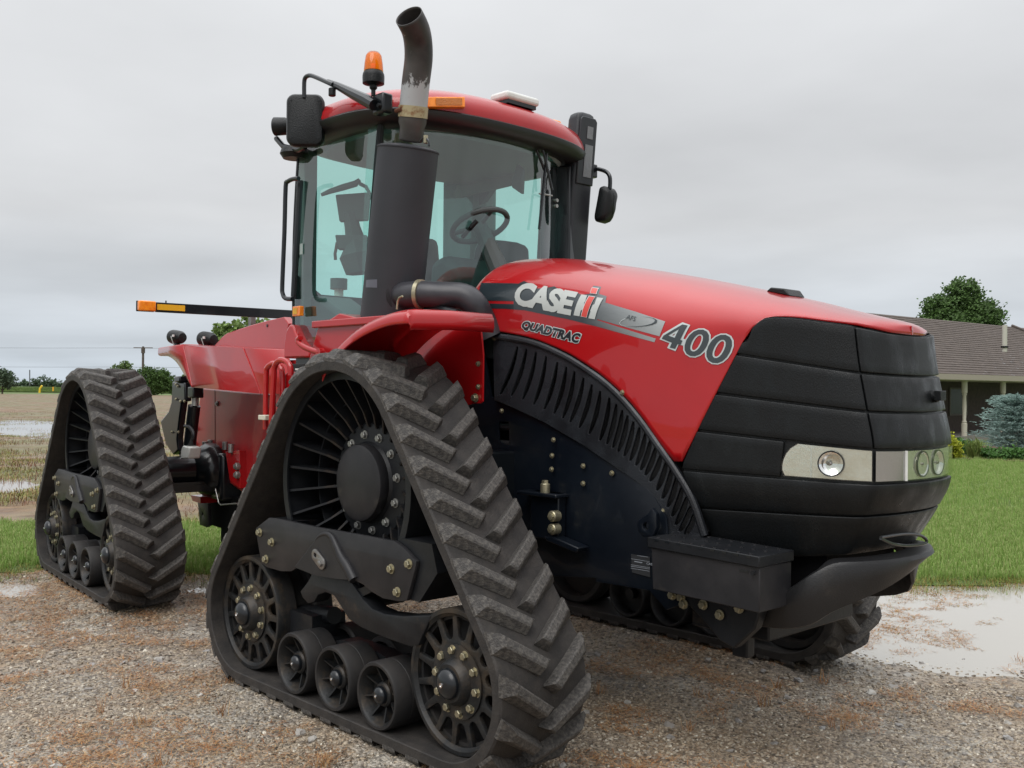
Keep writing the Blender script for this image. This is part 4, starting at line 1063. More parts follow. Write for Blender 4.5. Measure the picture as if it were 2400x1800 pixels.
# decals printed on the hood skin
def onskin(x, z, lift): return (x, -(hood_y(x, z) + lift), z)
def refine(bm, sub):
    bmesh.ops.triangulate(bm, faces=bm.faces)
    for it in range(8):
        es = [e for e in bm.edges if e.calc_length() > sub]
        if not es: break
        bmesh.ops.subdivide_edges(bm, edges=es, cuts=1, use_grid_fill=False); bmesh.ops.triangulate(bm, faces=[f for f in bm.faces if len(f.verts) > 3])
def decal_poly(name, loops, m, lift, parent, sub=.025, mats=None):
    me = curve_mesh(loops, 0.0)
    bm = bmesh.new(); bm.from_mesh(me)
    bmesh.ops.remove_doubles(bm, verts=bm.verts, dist=.0002)
    refine(bm, sub)
    for v in bm.verts: v.co = onskin(v.co.x, v.co.y, lift)
    bm.to_mesh(me); bm.free(); me.name = name
    return link(name, me, m, parent)
def decal_text(name, body, quad, m, lift, parent, offset=0., space=1., wpx=None, ref=None):
    """quad: BL BR TR TL in (x,z)"""
    ref_me = text_mesh(body, 0, 0, 3, space)
    us = [v.co.x for v in ref_me.vertices]; vs = [v.co.y for v in ref_me.vertices]
    u0, u1, v0, v1 = min(us), max(us), min(vs), max(vs); bpy.data.meshes.remove(ref_me)
    me = text_mesh(body, offset, 0, 4, space)
    bl, br, tr, tl = [Vector(q) for q in quad]
    for v in me.vertices:
        a = (v.co.x - u0) / (u1 - u0); c = (v.co.y - v0) / (v1 - v0)
        q = (bl * (1 - a) + br * a) * (1 - c) + (tl * (1 - a) + tr * a) * c
        v.co = (q.x, q.y, 0)
    bm = bmesh.new(); bm.from_mesh(me); bmesh.ops.remove_doubles(bm, verts=bm.verts, dist=.0001); refine(bm, .03)
    for v in bm.verts: v.co = onskin(v.co.x, v.co.y, lift)
    bm.to_mesh(me); bm.free(); me.name = name
    return link(name, me, m, parent)
dec_dark = mat('decal_dark', (.012, .022, .028), .3, coat=.8)
dec_grad = bpy.data.materials.new('decal_fading_stripe'); dec_grad.use_nodes = True
n_, l_ = dec_grad.node_tree.nodes, dec_grad.node_tree.links; bs = n_['Principled BSDF']; bs.inputs['Roughness'].default_value = .3; bs.inputs['Coat Weight'].default_value = .6
tc_ = n_.new('ShaderNodeTexCoord'); sp_ = n_.new('ShaderNodeSeparateXYZ'); l_.new(tc_.outputs['Object'], sp_.inputs[0])
mr_ = n_.new('ShaderNodeMapRange'); mr_.inputs[1].default_value = .74; mr_.inputs[2].default_value = 1.22; l_.new(sp_.outputs[0], mr_.inputs[0])
rp_ = n_.new('ShaderNodeValToRGB'); rp_.color_ramp.elements[0].color = (.014, .024, .030, 1); rp_.color_ramp.elements[1].color = (.33, .35, .35, 1); l_.new(mr_.outputs[0], rp_.inputs[0]); l_.new(rp_.outputs[0], bs.inputs['Base Color'])
dec_silver = mat('decal_silver', (.42, .44, .42), .32, coat=.5)
dec_red = mat('decal_red', (.55, .035, .02), .35, coat=.5)
dec_light = mat('decal_light_outline', (.50, .55, .55), .35, coat=.5)
band = [(-0.022,2.256),(0.207,2.238),(0.265,2.232),(0.291,2.245),(0.34,2.228),(0.375,2.199),(0.444,2.195),(0.508,2.203),(0.572,2.174),(0.684,2.155),(0.7,2.147),(0.747,2.15),(0.736,2.194),(0.785,2.185),(0.802,2.147),(0.853,2.132),(0.862,2.1),(1.044,2.048),(1.214,1.995),(1.205,1.964),(1.193,1.928),(1.021,1.972),(0.833,2.021),(0.833,2.016),(1.174,1.918),(1.166,1.902),(0.834,1.985),(0.658,2.026),(0.556,2.046),(0.342,2.088),(0.202,2.102),(-0.008,2.116),(-0.006,2.142),(0.265,2.123),(0.264,2.139),(-0.004,2.157)]
decal_poly('stripe_decal', [band], dec_grad, .0014, hood)
q_case = [(0.272,2.127),(0.658,2.053),(0.67,2.157),(0.284,2.235)]
decal_text('letters', 'CASE', q_case, dec_silver, .0048, hood, offset=.050, space=.9)
for nm, mt, lp, lf in (('logo_bar', dec_silver, [(0.704,2.149),(0.741,2.142),(0.744,2.112),(0.74,2.109),(0.744,2.076),(0.729,2.066),(0.724,2.039),(0.686,2.046)], .0050),
                   ('logo_bar', dec_silver, [(0.804,2.129),(0.842,2.123),(0.821,2.02),(0.781,2.027),(0.791,2.06),(0.787,2.062),(0.796,2.092),(0.804,2.095)], .0050),
                   ('logo_outline', dec_light, [(0.751,2.14),(0.792,2.133),(0.771,2.03),(0.732,2.037)], .0056),
                   ('logo_stroke', dec_red, [(0.755,2.137),(0.79,2.131),(0.769,2.032),(0.736,2.038)], .0064),
                   ('logo_outline', dec_light, [(0.74,2.184),(0.781,2.178),(0.792,2.145),(0.751,2.152)], .0056),
                   ('logo_dot', dec_red, [(0.743,2.182),(0.779,2.176),(0.788,2.148),(0.753,2.153)], .0064)):
    decal_poly(nm, [lp], mt, lf, hood)
q_quad = [(0.322,1.993),(0.708,1.904),(0.733,1.951),(0.349,2.031)]
decal_text('letters', 'QUADTRAC', q_quad, dec_light, .0030, hood, offset=.12, space=1.06)
decal_text('letters', 'QUADTRAC', q_quad, dec_dark, .0046, hood, offset=.050, space=1.06)
q_400 = [(1.194,1.885),(1.514,1.794),(1.57,1.911),(1.25,1.987)]
q_400 = [(1.31,1.853),(1.514,1.794),(1.57,1.911),(1.368,1.96)]
four_o = [(1.306,1.988),(1.349,1.974),(1.319,1.914),(1.332,1.909),(1.321,1.883),(1.295,1.888),(1.28,1.859),(1.236,1.874),(1.248,1.896),(1.195,1.914),(1.212,1.939)]
four_i = [(1.309,1.978),(1.337,1.972),(1.304,1.909),(1.316,1.905),(1.307,1.887),(1.29,1.89),(1.278,1.869),(1.25,1.876),(1.261,1.897),(1.207,1.917),(1.216,1.93)]
four_h = [(1.295,1.958),(1.275,1.919),(1.241,1.93)]
four_r = [(1.278,1.94),(1.27,1.929),(1.26,1.93)]
slate = mat('decal_slate', (.035, .045, .05), .35, coat=.4)
decal_poly('number', [four_o, four_r], dec_light, .0030, hood)
decal_poly('number', [four_i, four_h], slate, .0046, hood)
decal_text('number', '00', q_400, dec_light, .0030, hood, offset=.050, space=1.0)
decal_text('number', '00', q_400, slate, .0046, hood, offset=.016, space=1.0)
q_afs = [(1.002,2.016),(1.055,2.001),(1.06,2.022),(1.009,2.036)]
decal_text('letters', 'AFS', q_afs, dec_dark, .0050, hood, offset=0.)
ell_o = [(1.077,2.023),(1.123,2.019),(1.153,2.012),(1.173,2.002),(1.171,1.99),(1.15,1.982),(1.112,1.977),(1.061,1.975),(1.012,1.98),(1.061,1.977),(1.111,1.98),(1.143,1.986),(1.159,1.995),(1.161,2.004),(1.147,2.012),(1.123,2.018)]
decal_poly('swoosh', [ell_o], dec_dark, .0040, hood)
ell_i = [(0.999,2.017),(0.978,2.009),(0.968,1.996),(0.977,1.987),(1.009,1.979),(1.009,1.98),(0.979,1.988),(0.971,1.996),(0.98,2.007),(1.0,2.015)]
decal_poly('swoosh', [ell_i], dec_light, .0042, hood)

# ------------------------------------------------------------------ grille
def gpt(zb, zf, d, dback, sgn, lift=0.):
    k = min(1, d / dback); z = zf + (zb - zf) * k
    if z > 1.86:
        xx = 2.117 - d; nom = 1.927 + .035 * k; tgt = zbot(xx) - .002 if xx > 1.60 else 1.962
        z = 1.86 + (z - 1.86) * (tgt - 1.86) / (nom - 1.86)
    xf = front_x(z); w = plan_w(d)
    if z < 1.25: w *= 1 - .16 * (1.25 - z) / .3
    # outward direction in plan
    e = .004; d2 = d + .01; t = Vector((-(d2 - d), plan_w(d2) - plan_w(d))).normalized(); n = Vector((t.y, -t.x)) if True else 0
    if n.x < 0 and d < .2: n = -n
    nx, ny = abs(n.x), abs(n.y)
    return (xf - d + nx * lift, sgn * (w + ny * lift), z)
ge = [(g[0], g[1]) for g in GRILLE_EDGE]
vt = [(1.315,1.344),(1.395,1.164),(1.422,1.041)]
def xback(z):
    pts = sorted([(b_, a) for a, b_ in ge[:6]] + [(b_, a) for a, b_ in vt[1:]])
    if z <= pts[0][0]: return pts[0][1]
    for (a, c), (e, f) in zip(pts, pts[1:]):
        if a <= z <= e: return c + (f - c) * (z - a) / (e - a)
    return pts[-1][1]
LV = [(1.962, 1.927), (1.842, 1.750), (1.672, 1.598), (1.508, 1.450), (1.331, 1.318), (1.165, 1.185), (.94, 1.020)]
def strip(dlist, zpairs, lift):
    """grid over list of (sgn,d)"""
    rows = []
    for zb, zf in zpairs:
        db = front_x(zb) - xback(zb); row = []
        for sg, k in dlist:
            d = k if k < .3 else .3 + (k - .3) / .7 * (db - .3)
            row.append(gpt(zb, zf, d, db, sg, lift))
        rows.append(row)
    return rows
DS = [1, .9, .8, .7, .6, .5, .4, .3, .25, .2, .16, .12, .10, .085, .075, .065, .055, .045, .035, .025, .018, .012, .006, .002, 0]
def lin(a, c, n): return [(a[0] + (c[0] - a[0]) * i / n, a[1] + (c[1] - a[1]) * i / n) for i in range(n + 1)]
allp = [(-1, k) for k in DS] + [(1, k) for k in DS[::-1][1:]]
b = MB()
lv = []
for a, c in zip(LV, LV[1:]): lv += lin(a, c, 4)[:-1]
lv.append(LV[-1])
b.grid(strip(allp, lv, -.016))
grille = add(b, 'grille', 'black_plastic', smooth=50, out=(1.6, 0, 1.4))
SEAM = .068
def sect(which):
    if which == 'near': return [(-1, k) for k in DS if k > SEAM] + [(-1, SEAM + .003)]
    if which == 'far': return [(1, SEAM + .003)] + [(1, k) for k in DS[::-1] if k > SEAM]
    if which == 'front': return [(-1, SEAM - .003)] + [(-1, k) for k in DS if k < SEAM] + [(1, k) for k in DS[::-1][1:] if k < SEAM] + [(1, SEAM - .003)]
    return allp
def panel(which, a, c, lift=0., m='grille', name='grille_panel', g=.0045, th=.016, clip=None):
    a = (a[0] - g, a[1] - g); c = (c[0] + g, c[1] + g)
    ds = sect(which) if clip is None else clip
    b = MB(); rw = strip(ds, lin(a, c, 5), lift); b.grid(rw)
    o = b.build(name, m, grille, smooth=50, out=(1.6, 0, 1.4))
    k = o.modifiers.new('solid', 'SOLIDIFY'); k.thickness = th; k.offset = -1
    k = o.modifiers.new('bevel', 'BEVEL'); k.width = .0045; k.segments = 2; k.limit_method = 'ANGLE'; k.angle_limit = R(55)
    return o
for i in range(3):
    for w in ('near', 'front', 'far'): panel(w, LV[i], LV[i + 1])
# band with the lamps
near_back = [(-1, k) for k in (1, .95, .9, .85, .8, .75, .7, .65, .6, .56, .53, .50, .475, .452)]
panel('x', LV[3], LV[4], clip=near_back); panel('x', LV[3], LV[4], clip=[(1, k) for _, k in near_back[::-1]])
panel('all', LV[4], LV[5]); panel('all', LV[5], LV[6])
# lamp housings sit in the recess
lens_m = glass_mat('lamp_lens', (.86, .88, .84), .03, .9)
bowl_m = mat('lamp_housing_satin', (.88, .87, .83), .16, .72, col2=(.74, .70, .62), nscale=5, bump=.25, bscale=9)
refl_m = mat('lamp_reflector', (.9, .9, .88), .08, 1)
def lamp(side):
    KT = [.375, .415, .435, .445, .449, .446, .430]
    for nm in ('side',):
        def lg(lift, za, zb__):
            rows = []
            for (zb_, zf_), km in zip(lin(za, zb__, 6), KT):
                rows.append(strip([(side, .072 + (km - .072) * t) for t in (1, .92, .84, .75, .65, .55, .45, .35, .25, .15, .07, 0)], [(zb_, zf_)], lift)[0])
            return rows
        b = MB(); b.grid(strip([(side, k) for k in (.452, .4, .3, .2, .12, .085, .07)], lin((1.503, 1.447), (1.337, 1.322), 4), -.014)); b.build('lamp_recess', 'black_plastic', grille, smooth=50)
        b = MB(); b.grid(lg(-.012, (1.497, 1.444), (1.343, 1.327)))
        base = b.build('headlight', bowl_m, grille, smooth=50)
        b = MB(); b.grid(lg(.002, (1.500, 1.446), (1.340, 1.325))); o = b.build('lens', lens_m, base, smooth=60)
        # divided chamber and round reflector
        for kd, w in ((.30, .012),):
            pa = gpt(1.497, 1.444, kd, .9, side, -.012); pb = gpt(1.343, 1.327, kd, .9, side, -.012)
            b = MB(); b.tube([pa, pb], .004, 6); b.build('divider', 'white', base)
        pc = Vector((1.988, side * .434, 1.394)); ax = Vector((.58, side * .81, 0)).normalized()
        ring(base, pc, ax, .046)
def ring(par, c, ax, r_):
    u = ax.orthogonal().normalized(); v = ax.cross(u)
    b = MB(); b.lathe([(.0, -.022), (.4 * r_, -.020), (.75 * r_, -.014), (r_, -.002), (r_ * 1.1, -.002), (r_ * 1.12, -.006), (r_ * 1.05, -.012)], c, (u, v, ax), 28); b.build('reflector', refl_m, par, smooth=60)
    b = MB(); b.lathe([(r_ * 1.02, -.002), (r_ * 1.14, -.001), (r_ * 1.14, -.008)], c, (u, v, ax), 28); b.build('bezel', 'black_paint', par)
    b = MB(); b.lathe([(.0, .0), (r_ * .12, -.002), (r_ * .14, -.018), (.0, -.019)], c, (u, v, ax), 12); b.build('bulb', 'steel', par)
lamp(-1); lamp(1)
# front: blanking cover, then the twin lens
blank_m = mat('smoked_front_cover', (.42, .42, .41), .12, .75)
b = MB(); b.grid(strip([(-1, k) for k in (.063, .055, .045, .035, .025, .0195)], lin((1.497, 1.444), (1.343, 1.327), 4), .001)); bl = b.build('lamp_cover', blank_m, grille, smooth=60)
fl = [(-1, .0185), (-1, .012), (-1, .006), (-1, .002), (1, .001), (1, .006), (1, .012), (1, .02), (1, .03), (1, .045), (1, .055), (1, .066)]
b = MB(); b.grid(strip(fl, lin((1.497, 1.444), (1.343, 1.327), 4), -.012)); base = b.build('headlight', bowl_m, grille, smooth=50)
b = MB(); b.grid(strip(fl, lin((1.500, 1.446), (1.340, 1.325), 4), .003)); o = b.build('lens', lens_m, base, smooth=60)
for yy in (-.045, .10): ring(base, Vector((2.192, yy, 1.388)), Vector((1, 0, 0)), .048)
pa = gpt(1.50, 1.446, .0185, .9, -1, .004); pb = gpt(1.34, 1.325, .0185, .9, -1, .004)
b = MB(); b.tube([pa, pb], .006, 8); b.build('lens_frame', 'white', base)
# knob on the nose
b = MB(); b.cyl((2.15,0.13,1.668), .026, .05, 'X', 16, .004); b.boxb((2.165, .105, 1.650), (2.195, .16, 1.692)); add(b, 'hood_pull', 'black_plastic', grille, bevel=.003)

# ------------------------------------------------------------------ side vent panel
vt_o = [(0.105,1.974),(0.232,1.96),(0.344,1.942),(0.453,1.917),(0.558,1.882),(0.66,1.842),(0.759,1.794),(0.855,1.743),(0.949,1.68),(1.039,1.604),(1.116,1.527),(1.19,1.443),(1.252,1.373),(1.307,1.304),(1.35,1.243),(1.386,1.166),(1.419,1.06),(1.413,1.037),(1.244,1.03),(1.218,1.105),(1.169,1.185),(1.118,1.231),(1.065,1.265),(0.931,1.327),(0.741,1.417),(0.486,1.517),(0.252,1.589),(0.122,1.624)]
tops = [(0.292,1.901),(0.386,1.882),(0.487,1.852),(0.598,1.807),(0.674,1.778),(0.76,1.732),(0.833,1.686),(0.915,1.642),(0.973,1.598),(1.018,1.564),(1.068,1.525),(1.117,1.488),(1.159,1.446),(1.201,1.396),(1.242,1.355),(1.282,1.315),(1.321,1.25),(1.353,1.185),(1.375,1.136)]
bots = [(0.165,1.654),(0.287,1.644),(0.404,1.606),(0.511,1.575),(0.602,1.544),(0.672,1.518),(0.764,1.479),(0.86,1.438),(0.918,1.418),(0.964,1.393),(1.015,1.365),(1.065,1.337),(1.103,1.308),(1.139,1.276),(1.19,1.219),(1.23,1.17),(1.263,1.113),(1.286,1.06),(1.324,1.038)]
def ev(c, t):
    k = t * (len(c) - 1); i = min(int(k), len(c) - 2); f = k - i
    return Vector(c[i]).lerp(Vector(c[i + 1]), f)
loops = [[tuple(q) for q in vt_o]]
NSL = 27
for i in range(NSL):
    t = i / (NSL - 1); a, c = ev(tops, t), ev(bots, t); d = c - a; nrm = Vector((-d.y, d.x)).normalized()
    if nrm.x < 0: nrm = -nrm
    w = .0145; L_, R_ = [], []
    for j in range(9):
        s_ = j / 8; q = a + d * s_ + nrm * (.020 * math.sin(math.pi * s_)) * (d.length / .4)
        ww = w * (math.sin(math.pi * min(1, max(.06, s_ * 1.0))) ** .35 if 0 < s_ < 1 else .35)
        L_.append(tuple(q - nrm * ww)); R_.append(tuple(q + nrm * ww))
    loops.append(L_ + R_[::-1])
me = curve_mesh(loops, .016, .003)
for v in me.vertices:
    x_, z_, h_ = v.co.x, v.co.y, v.co.z
    v.co = (x_, -(hood_w(x_, z_) - .012 + h_), z_)
vent_m = mat('vent_plastic', (.010, .011, .014), .36, col2=(.024, .027, .032), nscale=3, nlo=.45, nhi=.56, rough2=.25, bump=.25, bscale=150)
me.shade_smooth(); me.set_sharp_from_angle(angle=R(35))
vent = link('side_vent', me, vent_m, tractor)
# rounded rib over the arch
b = MB(); b.tube([(x_, -(hood_w(x_, z_) - .012), z_) for x_, z_ in smooth_pts([(q[0], q[1], 0) for q in vt_o[:17]], 2) for z_ in [z_] ] if False else [(q[0], -(hood_w(q[0], q[1]) - .010), q[1] - .012) for q in smooth_pts([(a_[0], a_[1], 0) for a_ in vt_o[:17]], 2)], .019, 10)
b.build('vent_rib', vent_m, vent)
# near-black backing sheet standing in for the shaded hollow behind the slots
b = MB()
b.grid([[(x_, -(hood_w(x_, z_) - .055), z_) for x_, z_ in [tuple(ev([vt_o[j] for j in range(17)], t / 20)) for t in range(21)]],
        [(x_, -(hood_w(x_, z_) - .055), z_) for x_, z_ in [tuple(ev([vt_o[j] for j in range(27, 17, -1)], t / 20)) for t in range(21)]]])
b.build('vent_backing', mat('vent_dark', (.004, .004, .005), .7), vent)
for q in [(0.183,1.568),(0.556,1.432),(0.931,1.291),(1.213,1.137),(0.988,1.671),(0.12,1.95),(0.547,1.353),(0.545,1.285),(0.753,1.314),(0.753,1.229)]:
    yy = -.512 if q[1] < 1.62 and q not in () else -(hood_w(*q) + .0)
    place(BOLT_S, 'screw', tractor, Matrix.Translation((q[0], -(hood_w(q[0], q[1]) - .004), q[1])))

# ------------------------------------------------------------------ front frame side plate
YS = -.535
sp_out = [(0.023,1.999),(0.069,1.611),(0.215,1.583),(0.455,1.506),(0.718,1.407),(0.914,1.318),(1.054,1.256),(1.166,1.178),(1.243,1.082),(1.255,0.964)]
hole = [(0.135,1.509),(0.198,1.513),(0.21,1.498),(0.211,1.394),(0.2,1.381),(0.132,1.408),(0.125,1.49)]
b = MB()
outl = [(-.02, 2.0)] + [(sp_out[1][0] - .0, sp_out[1][1] + .03)] + [(x_, z_ + .03) for x_, z_ in sp_out[2:]] + [(1.42, .78), (1.25, .70)] + [(1.149,0.772),(0.825,0.764),(0.825,0.783),(0.569,0.753)] + [(-.55, .72), (-.55, 1.4), (-.1, 1.95)]
b.plate([outl, hole], YS, .012, 'Y', .002)
fp = add(b, 'front_frame_plate', 'frame_paint')
b = MB(); b.boxb((-.5, -.46, .78), (1.2, .46, 1.85)); add(b, 'engine_bay', 'black_paint')
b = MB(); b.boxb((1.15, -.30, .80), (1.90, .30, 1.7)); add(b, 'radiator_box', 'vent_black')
h0 = (0.151,1.461)
for dz in (.02, -.07):
    b = MB(); b.cyl((h0[0], -.51, h0[1] + dz), .02, .09, 'X', 12); b.build('hinge_pin', 'grey_paint', fp)
# bracket with big zinc bolts
bq = [(0.534,-0.6,1.172),(0.65,-0.6,1.172),(0.652,-0.6,0.97),(0.563,-0.6,0.96)]
b = MB(); b.boxb((bq[0][0] - .10, -.60, bq[3][2] - .02), (bq[1][0] - .02, -.545, bq[0][2])); b.boxb((bq[0][0] - .16, -.64, bq[0][2] - .02), (bq[1][0] - .0, -.545, bq[0][2]))
b.build('axle_bracket', 'frame_paint', fp, bevel=.006)
for q in [(0.625,-0.62,1.065),(0.625,-0.62,1.002)]:
    b = MB(); b.cyl(q, .027, .05, 'Y', 18, .004); b.lathe([(.018, -.025), (.018, -.034), (.014, -.036)], q, 'Y', 6); b.build('bracket_bolt', 'brass', fp)
q = (0.538,-0.6,1.192); b = MB(); b.cyl(q, .024, .05, 'Z', 18, .004); b.lathe([(.017, .02), (.017, .04)], q, 'Z', 6); b.build('bracket_bolt', 'brass', fp)
lv_ = [(0.57,-0.6,0.961),(0.623,-0.6,0.967),(0.802,-0.6,0.932),(0.787,-0.6,0.907),(0.59,-0.6,0.94)]
b = MB(); b.prism([(q[0], q[2]) for q in lv_], -.64, -.56); b.build('step_bracket', 'frame_paint', fp, bevel=.006)
# axle towards the near track and its brace
b = MB(); b.tube([(0, -1.2, 1.22), (0, 1.2, 1.22)], .16, 24)
b.boxb((-.25, -.9, 1.05), (.25, -.5, 1.36)); add(b, 'front_axle', 'black_paint', bevel=.01)
ey = [(1.219,1.158),(1.197,1.131),(1.148,1.1),(1.134,1.076),(1.143,1.043),(1.171,1.024),(1.226,1.03),(1.247,1.075),(1.243,1.135)]
b = MB(); b.plate([ey, circle(1.187, 1.073, .018, 12)], -.60, .028, 'Y', .004); b.build('lifting_eye', 'frame_paint', fp)
# data plate
dp = [(1.047,0.925),(1.158,0.925),(1.16,0.834),(1.054,0.841)]
b = MB(); b.prism(dp, -.547, -.544); dpl = b.build('data_plate', mat('plate_grey', (.03, .032, .035), .4), fp)
def plate_line(a, c, w, m='zinc', nm='plate_print'):
    b = MB(); a = Vector((a[0], -.5485, a[1])); c = Vector((c[0], -.5485, c[1])); up = Vector((0, 0, w))
    b.face([a - up, c - up, c + up, a + up]); return b.build(nm, m, dpl, smooth=0)
lnm = mat('plate_line', (.25, .27, .30), .5)
for a, c, w in [((1.05,0.904),(1.158,0.904),0.001),((1.048,0.876),(1.158,0.877),0.001),((1.048,0.869),(1.158,0.871),0.001),((1.048,0.86),(1.158,0.861),0.001),((1.068,0.894),(1.116,0.894),0.002),((1.085,0.923),(1.149,0.924),0.001)]: plate_line(a, c, w, lnm)
tq = [(1.139,0.89),(1.183,0.89),(1.185,0.9),(1.141,0.9)]
me = text_mesh('CASE', .03); vs_ = [(v.co.x, v.co.y) for v in me.vertices]; mxu = max(v[0] for v in vs_); mxv = max(v[1] for v in vs_)
for v in me.vertices:
    a, c = v.co.x / mxu, v.co.y / mxv; q = (Vector(tq[0]) * (1 - a) + Vector(tq[1]) * a) * (1 - c) + (Vector(tq[3]) * (1 - a) + Vector(tq[2]) * a) * c
    v.co = (q.x, -.5490, q.y)
link('letters', me, lnm, dpl)

# ------------------------------------------------------------------ tool box step
x0_, x1_ = 1.272, 1.835
b = MB(); b.prism([(x0_ + .012, 1.00), (x0_ + .022, .820), (x1_ - .006, .805), (x1_ - .006, .985)], -.695, -.46)
tb = add(b, 'tool_box', 'grey_paint', bevel=.004)
b = MB()
b.prism([(x0_, 1.045), (x0_, 1.000), (x1_, .985), (x1_, 1.030)], -.708, -.45); lid = b.build('lid', 'dark_iron', tb, bevel=.004)
for i in range(9):
    xx = x0_ + .05 + i * .058
    zz = 1.045 - .015 * (xx - x0_) / .56
    for yy in (-.706, -.60, -.50):
        b = MB(); b.cyl((xx, yy + .012, zz + .001), .009, .006, 'Z', 8); b.build('tread_stud', 'grey_paint', lid)
    b = MB(); b.boxb((xx - .010, -.7095, zz - .012), (xx + .010, -.7075, zz - .003)); b.build('drain_slot', 'black_paint', lid)
b = MB(); b.cyl((x1_ - .03, -.7085, .962), .009, .006, 'Y', 12); b.build('rivet', 'dark_iron', tb)
b = MB(); b.boxb((x1_ - .10, -.6975, .957), (x1_ - .055, -.694, .966)); b.build('latch_slot', 'black_paint', tb)
b = MB(); b.prism([(1.3, .80), (1.75, .79), (1.72, .70), (1.62, .60), (1.55, .62), (1.45, .70)], -.56, -.50)
b.boxb((1.30, -.42, .62), (1.70, .30, .76)); b.boxb((1.5, -.4, .52), (1.58, -.34, .75))
fw_ = add(b, 'front_weight_bracket', 'dark_iron', bevel=.008)
for q in [(1.305,-0.57,0.779),(1.353,-0.57,0.778),(1.367,-0.57,0.749),(1.471,-0.57,0.763),(1.556,-0.57,0.734),(1.652,-0.57,0.778)]:
    place(BOLT, 'bolt', fw_, Matrix.Translation(q))
# ------------------------------------------------------------------ bumper: heavy bar bent round the nose
bs_ = [(1.45, -.44, .735, .655), (1.62, -.455, .800, .680), (1.80, -.465, .860, .700), (1.915, -.455, .945, .735), (1.985, -.41, 1.000, .790),
       (2.06, -.34, 1.010, .838), (2.115, -.24, 1.014, .878), (2.145, -.10, 1.016, .925), (2.150, .03, 1.020, .968), (2.12, .14, 1.024, .988), (2.05, .24, 1.026, .99), (1.96, .31, 1.01, .95), (1.9, .46, .95, .75), (1.6, .46, .80, .68)]
b = MB(); rings = []
for i, (x_, y_, zt, zb_) in enumerate(bs_):
    a = Vector(bs_[min(i + 1, len(bs_) - 1)][:2]) - Vector(bs_[max(i - 1, 0)][:2]); n = Vector((a.y, -a.x)).normalized()
    h = zt - zb_
    prof = [(-.01, zb_), (.006, zb_ + .006), (.030, zb_ + h * .5), (.034, zt - .022), (.026, zt - .006), (.008, zt), (-.075, zt - .006), (-.085, zt - .03), (-.03, zt - .05), (-.02, zb_ + .02)]
    rings.append([(x_ + n.x * k, y_ + n.y * k, z_) for k, z_ in prof])
rs = []
for i in range(len(rings[0])):
    rs.append(smooth_pts([r_[i] for r_ in rings], 4))
b.loft([list(c) for c in zip(*rs)])
bump_m = mat('bumper_plastic', (.009, .009, .010), .40, col2=(.016, .016, .017), nscale=3, bump=.15, bscale=160, dust=(.045, .04, .035), dust_lo=.6, dust_hi=.95)
bumper = add(b, 'bumper', bump_m)
b = MB(); b.tube(smooth_pts([(2.2,-0.433,1.122),(2.2,-0.24,1.117),(2.2,-0.103,1.1),(2.2,-0.038,1.076),(2.2,-0.052,1.061),(2.2,-0.2,1.067),(2.2,-0.333,1.087),(2.2,-0.433,1.118)], 4), .0065, 8); b.build('tow_loop', 'black_paint', bumper)

# ------------------------------------------------------------------ near fender
zf0 = 2.005
fo = [(-.75, 1.30), (-.66, 1.46), (-.50, 1.63), (-.32, 1.77), (-.10, 1.89), (.14, 1.965), (.36, 2.0), (.47, 2.008)]
ed = [(-0.098,1.827),(-0.035,1.874),(0.036,1.915),(0.124,1.955),(0.225,1.987),(0.34,2.011),(0.42,2.021),(0.498,2.023)]
el = [(-0.02,1.825),(0.046,1.864),(0.107,1.893),(0.176,1.921),(0.259,1.945),(0.341,1.958),(0.405,1.965),(0.467,1.967)]
yi = -.945
top_pts = [(ed[0][0] - .05, ed[0][1] - .06)] + ed; low_pts = [(el[0][0] - .05, el[0][1] - .06)] + el
b = MB()
N_ = len(top_pts)
def fprof(i):
    (xt, zt), (xl, zl) = top_pts[i], low_pts[i]
    return [(xt, yi, zt + .012), (xt, -1.2, zt + .012), (xt, -1.40, zt + .006), (xt, -1.435, zt - .004), (xt, -1.452, zt - .025), (xt, -1.455, zt - .05), (xt, -1.452, min(zl, zt - .055) - .0)]
rows = [fprof(i) for i in range(N_)]
for j in range(7): pass
rw2 = [smooth_pts([r_[j] for r_ in rows], 3) for j in range(7)]
rows = [list(c) for c in zip(*rw2)]
xl, zl = top_pts[-1]
front = []
for k, (dx, dz) in enumerate(((.012, -.004), (.025, -.025), (.028, -.06), (.022, -.085))):
    front.append([(xl + dx, q[1] + (.006 * k if j > 2 else 0), (zl + dz + (.012 if j < 2 else .004)) if j < 4 else min(q[2], zl + dz)) for j, q in enumerate(rows[-1])])
b.grid(rows + front)
fender = add(b, 'fender', 'red', solid=.006, off=1, smooth=40)
b = MB()
fw2 = [(-0.262,-0.9,2.02),(0.386,-0.9,1.958),(0.407,-0.9,1.849),(0.406,-0.9,1.622),(0.394,-0.9,1.613),(0.336,-0.9,1.611)]
b.prism([(fw2[5][0], fw2[5][2]), (fw2[4][0], fw2[4][2]), (fw2[3][0], fw2[3][2]), (fw2[2][0], fw2[2][2]), (fw2[1][0], 1.99), (-.7, 1.99), (-.8, 1.3)], -.905, -.895)
b.build('fender_liner', 'red', fender)
for q in [(0.379,-0.908,1.804),(0.381,-0.908,1.692)]: place(BOLT_S, 'screw', fender, Matrix.Translation(q))
place(BOLT, 'bolt', fender, Matrix.Translation((0.36,-0.908,1.638)))
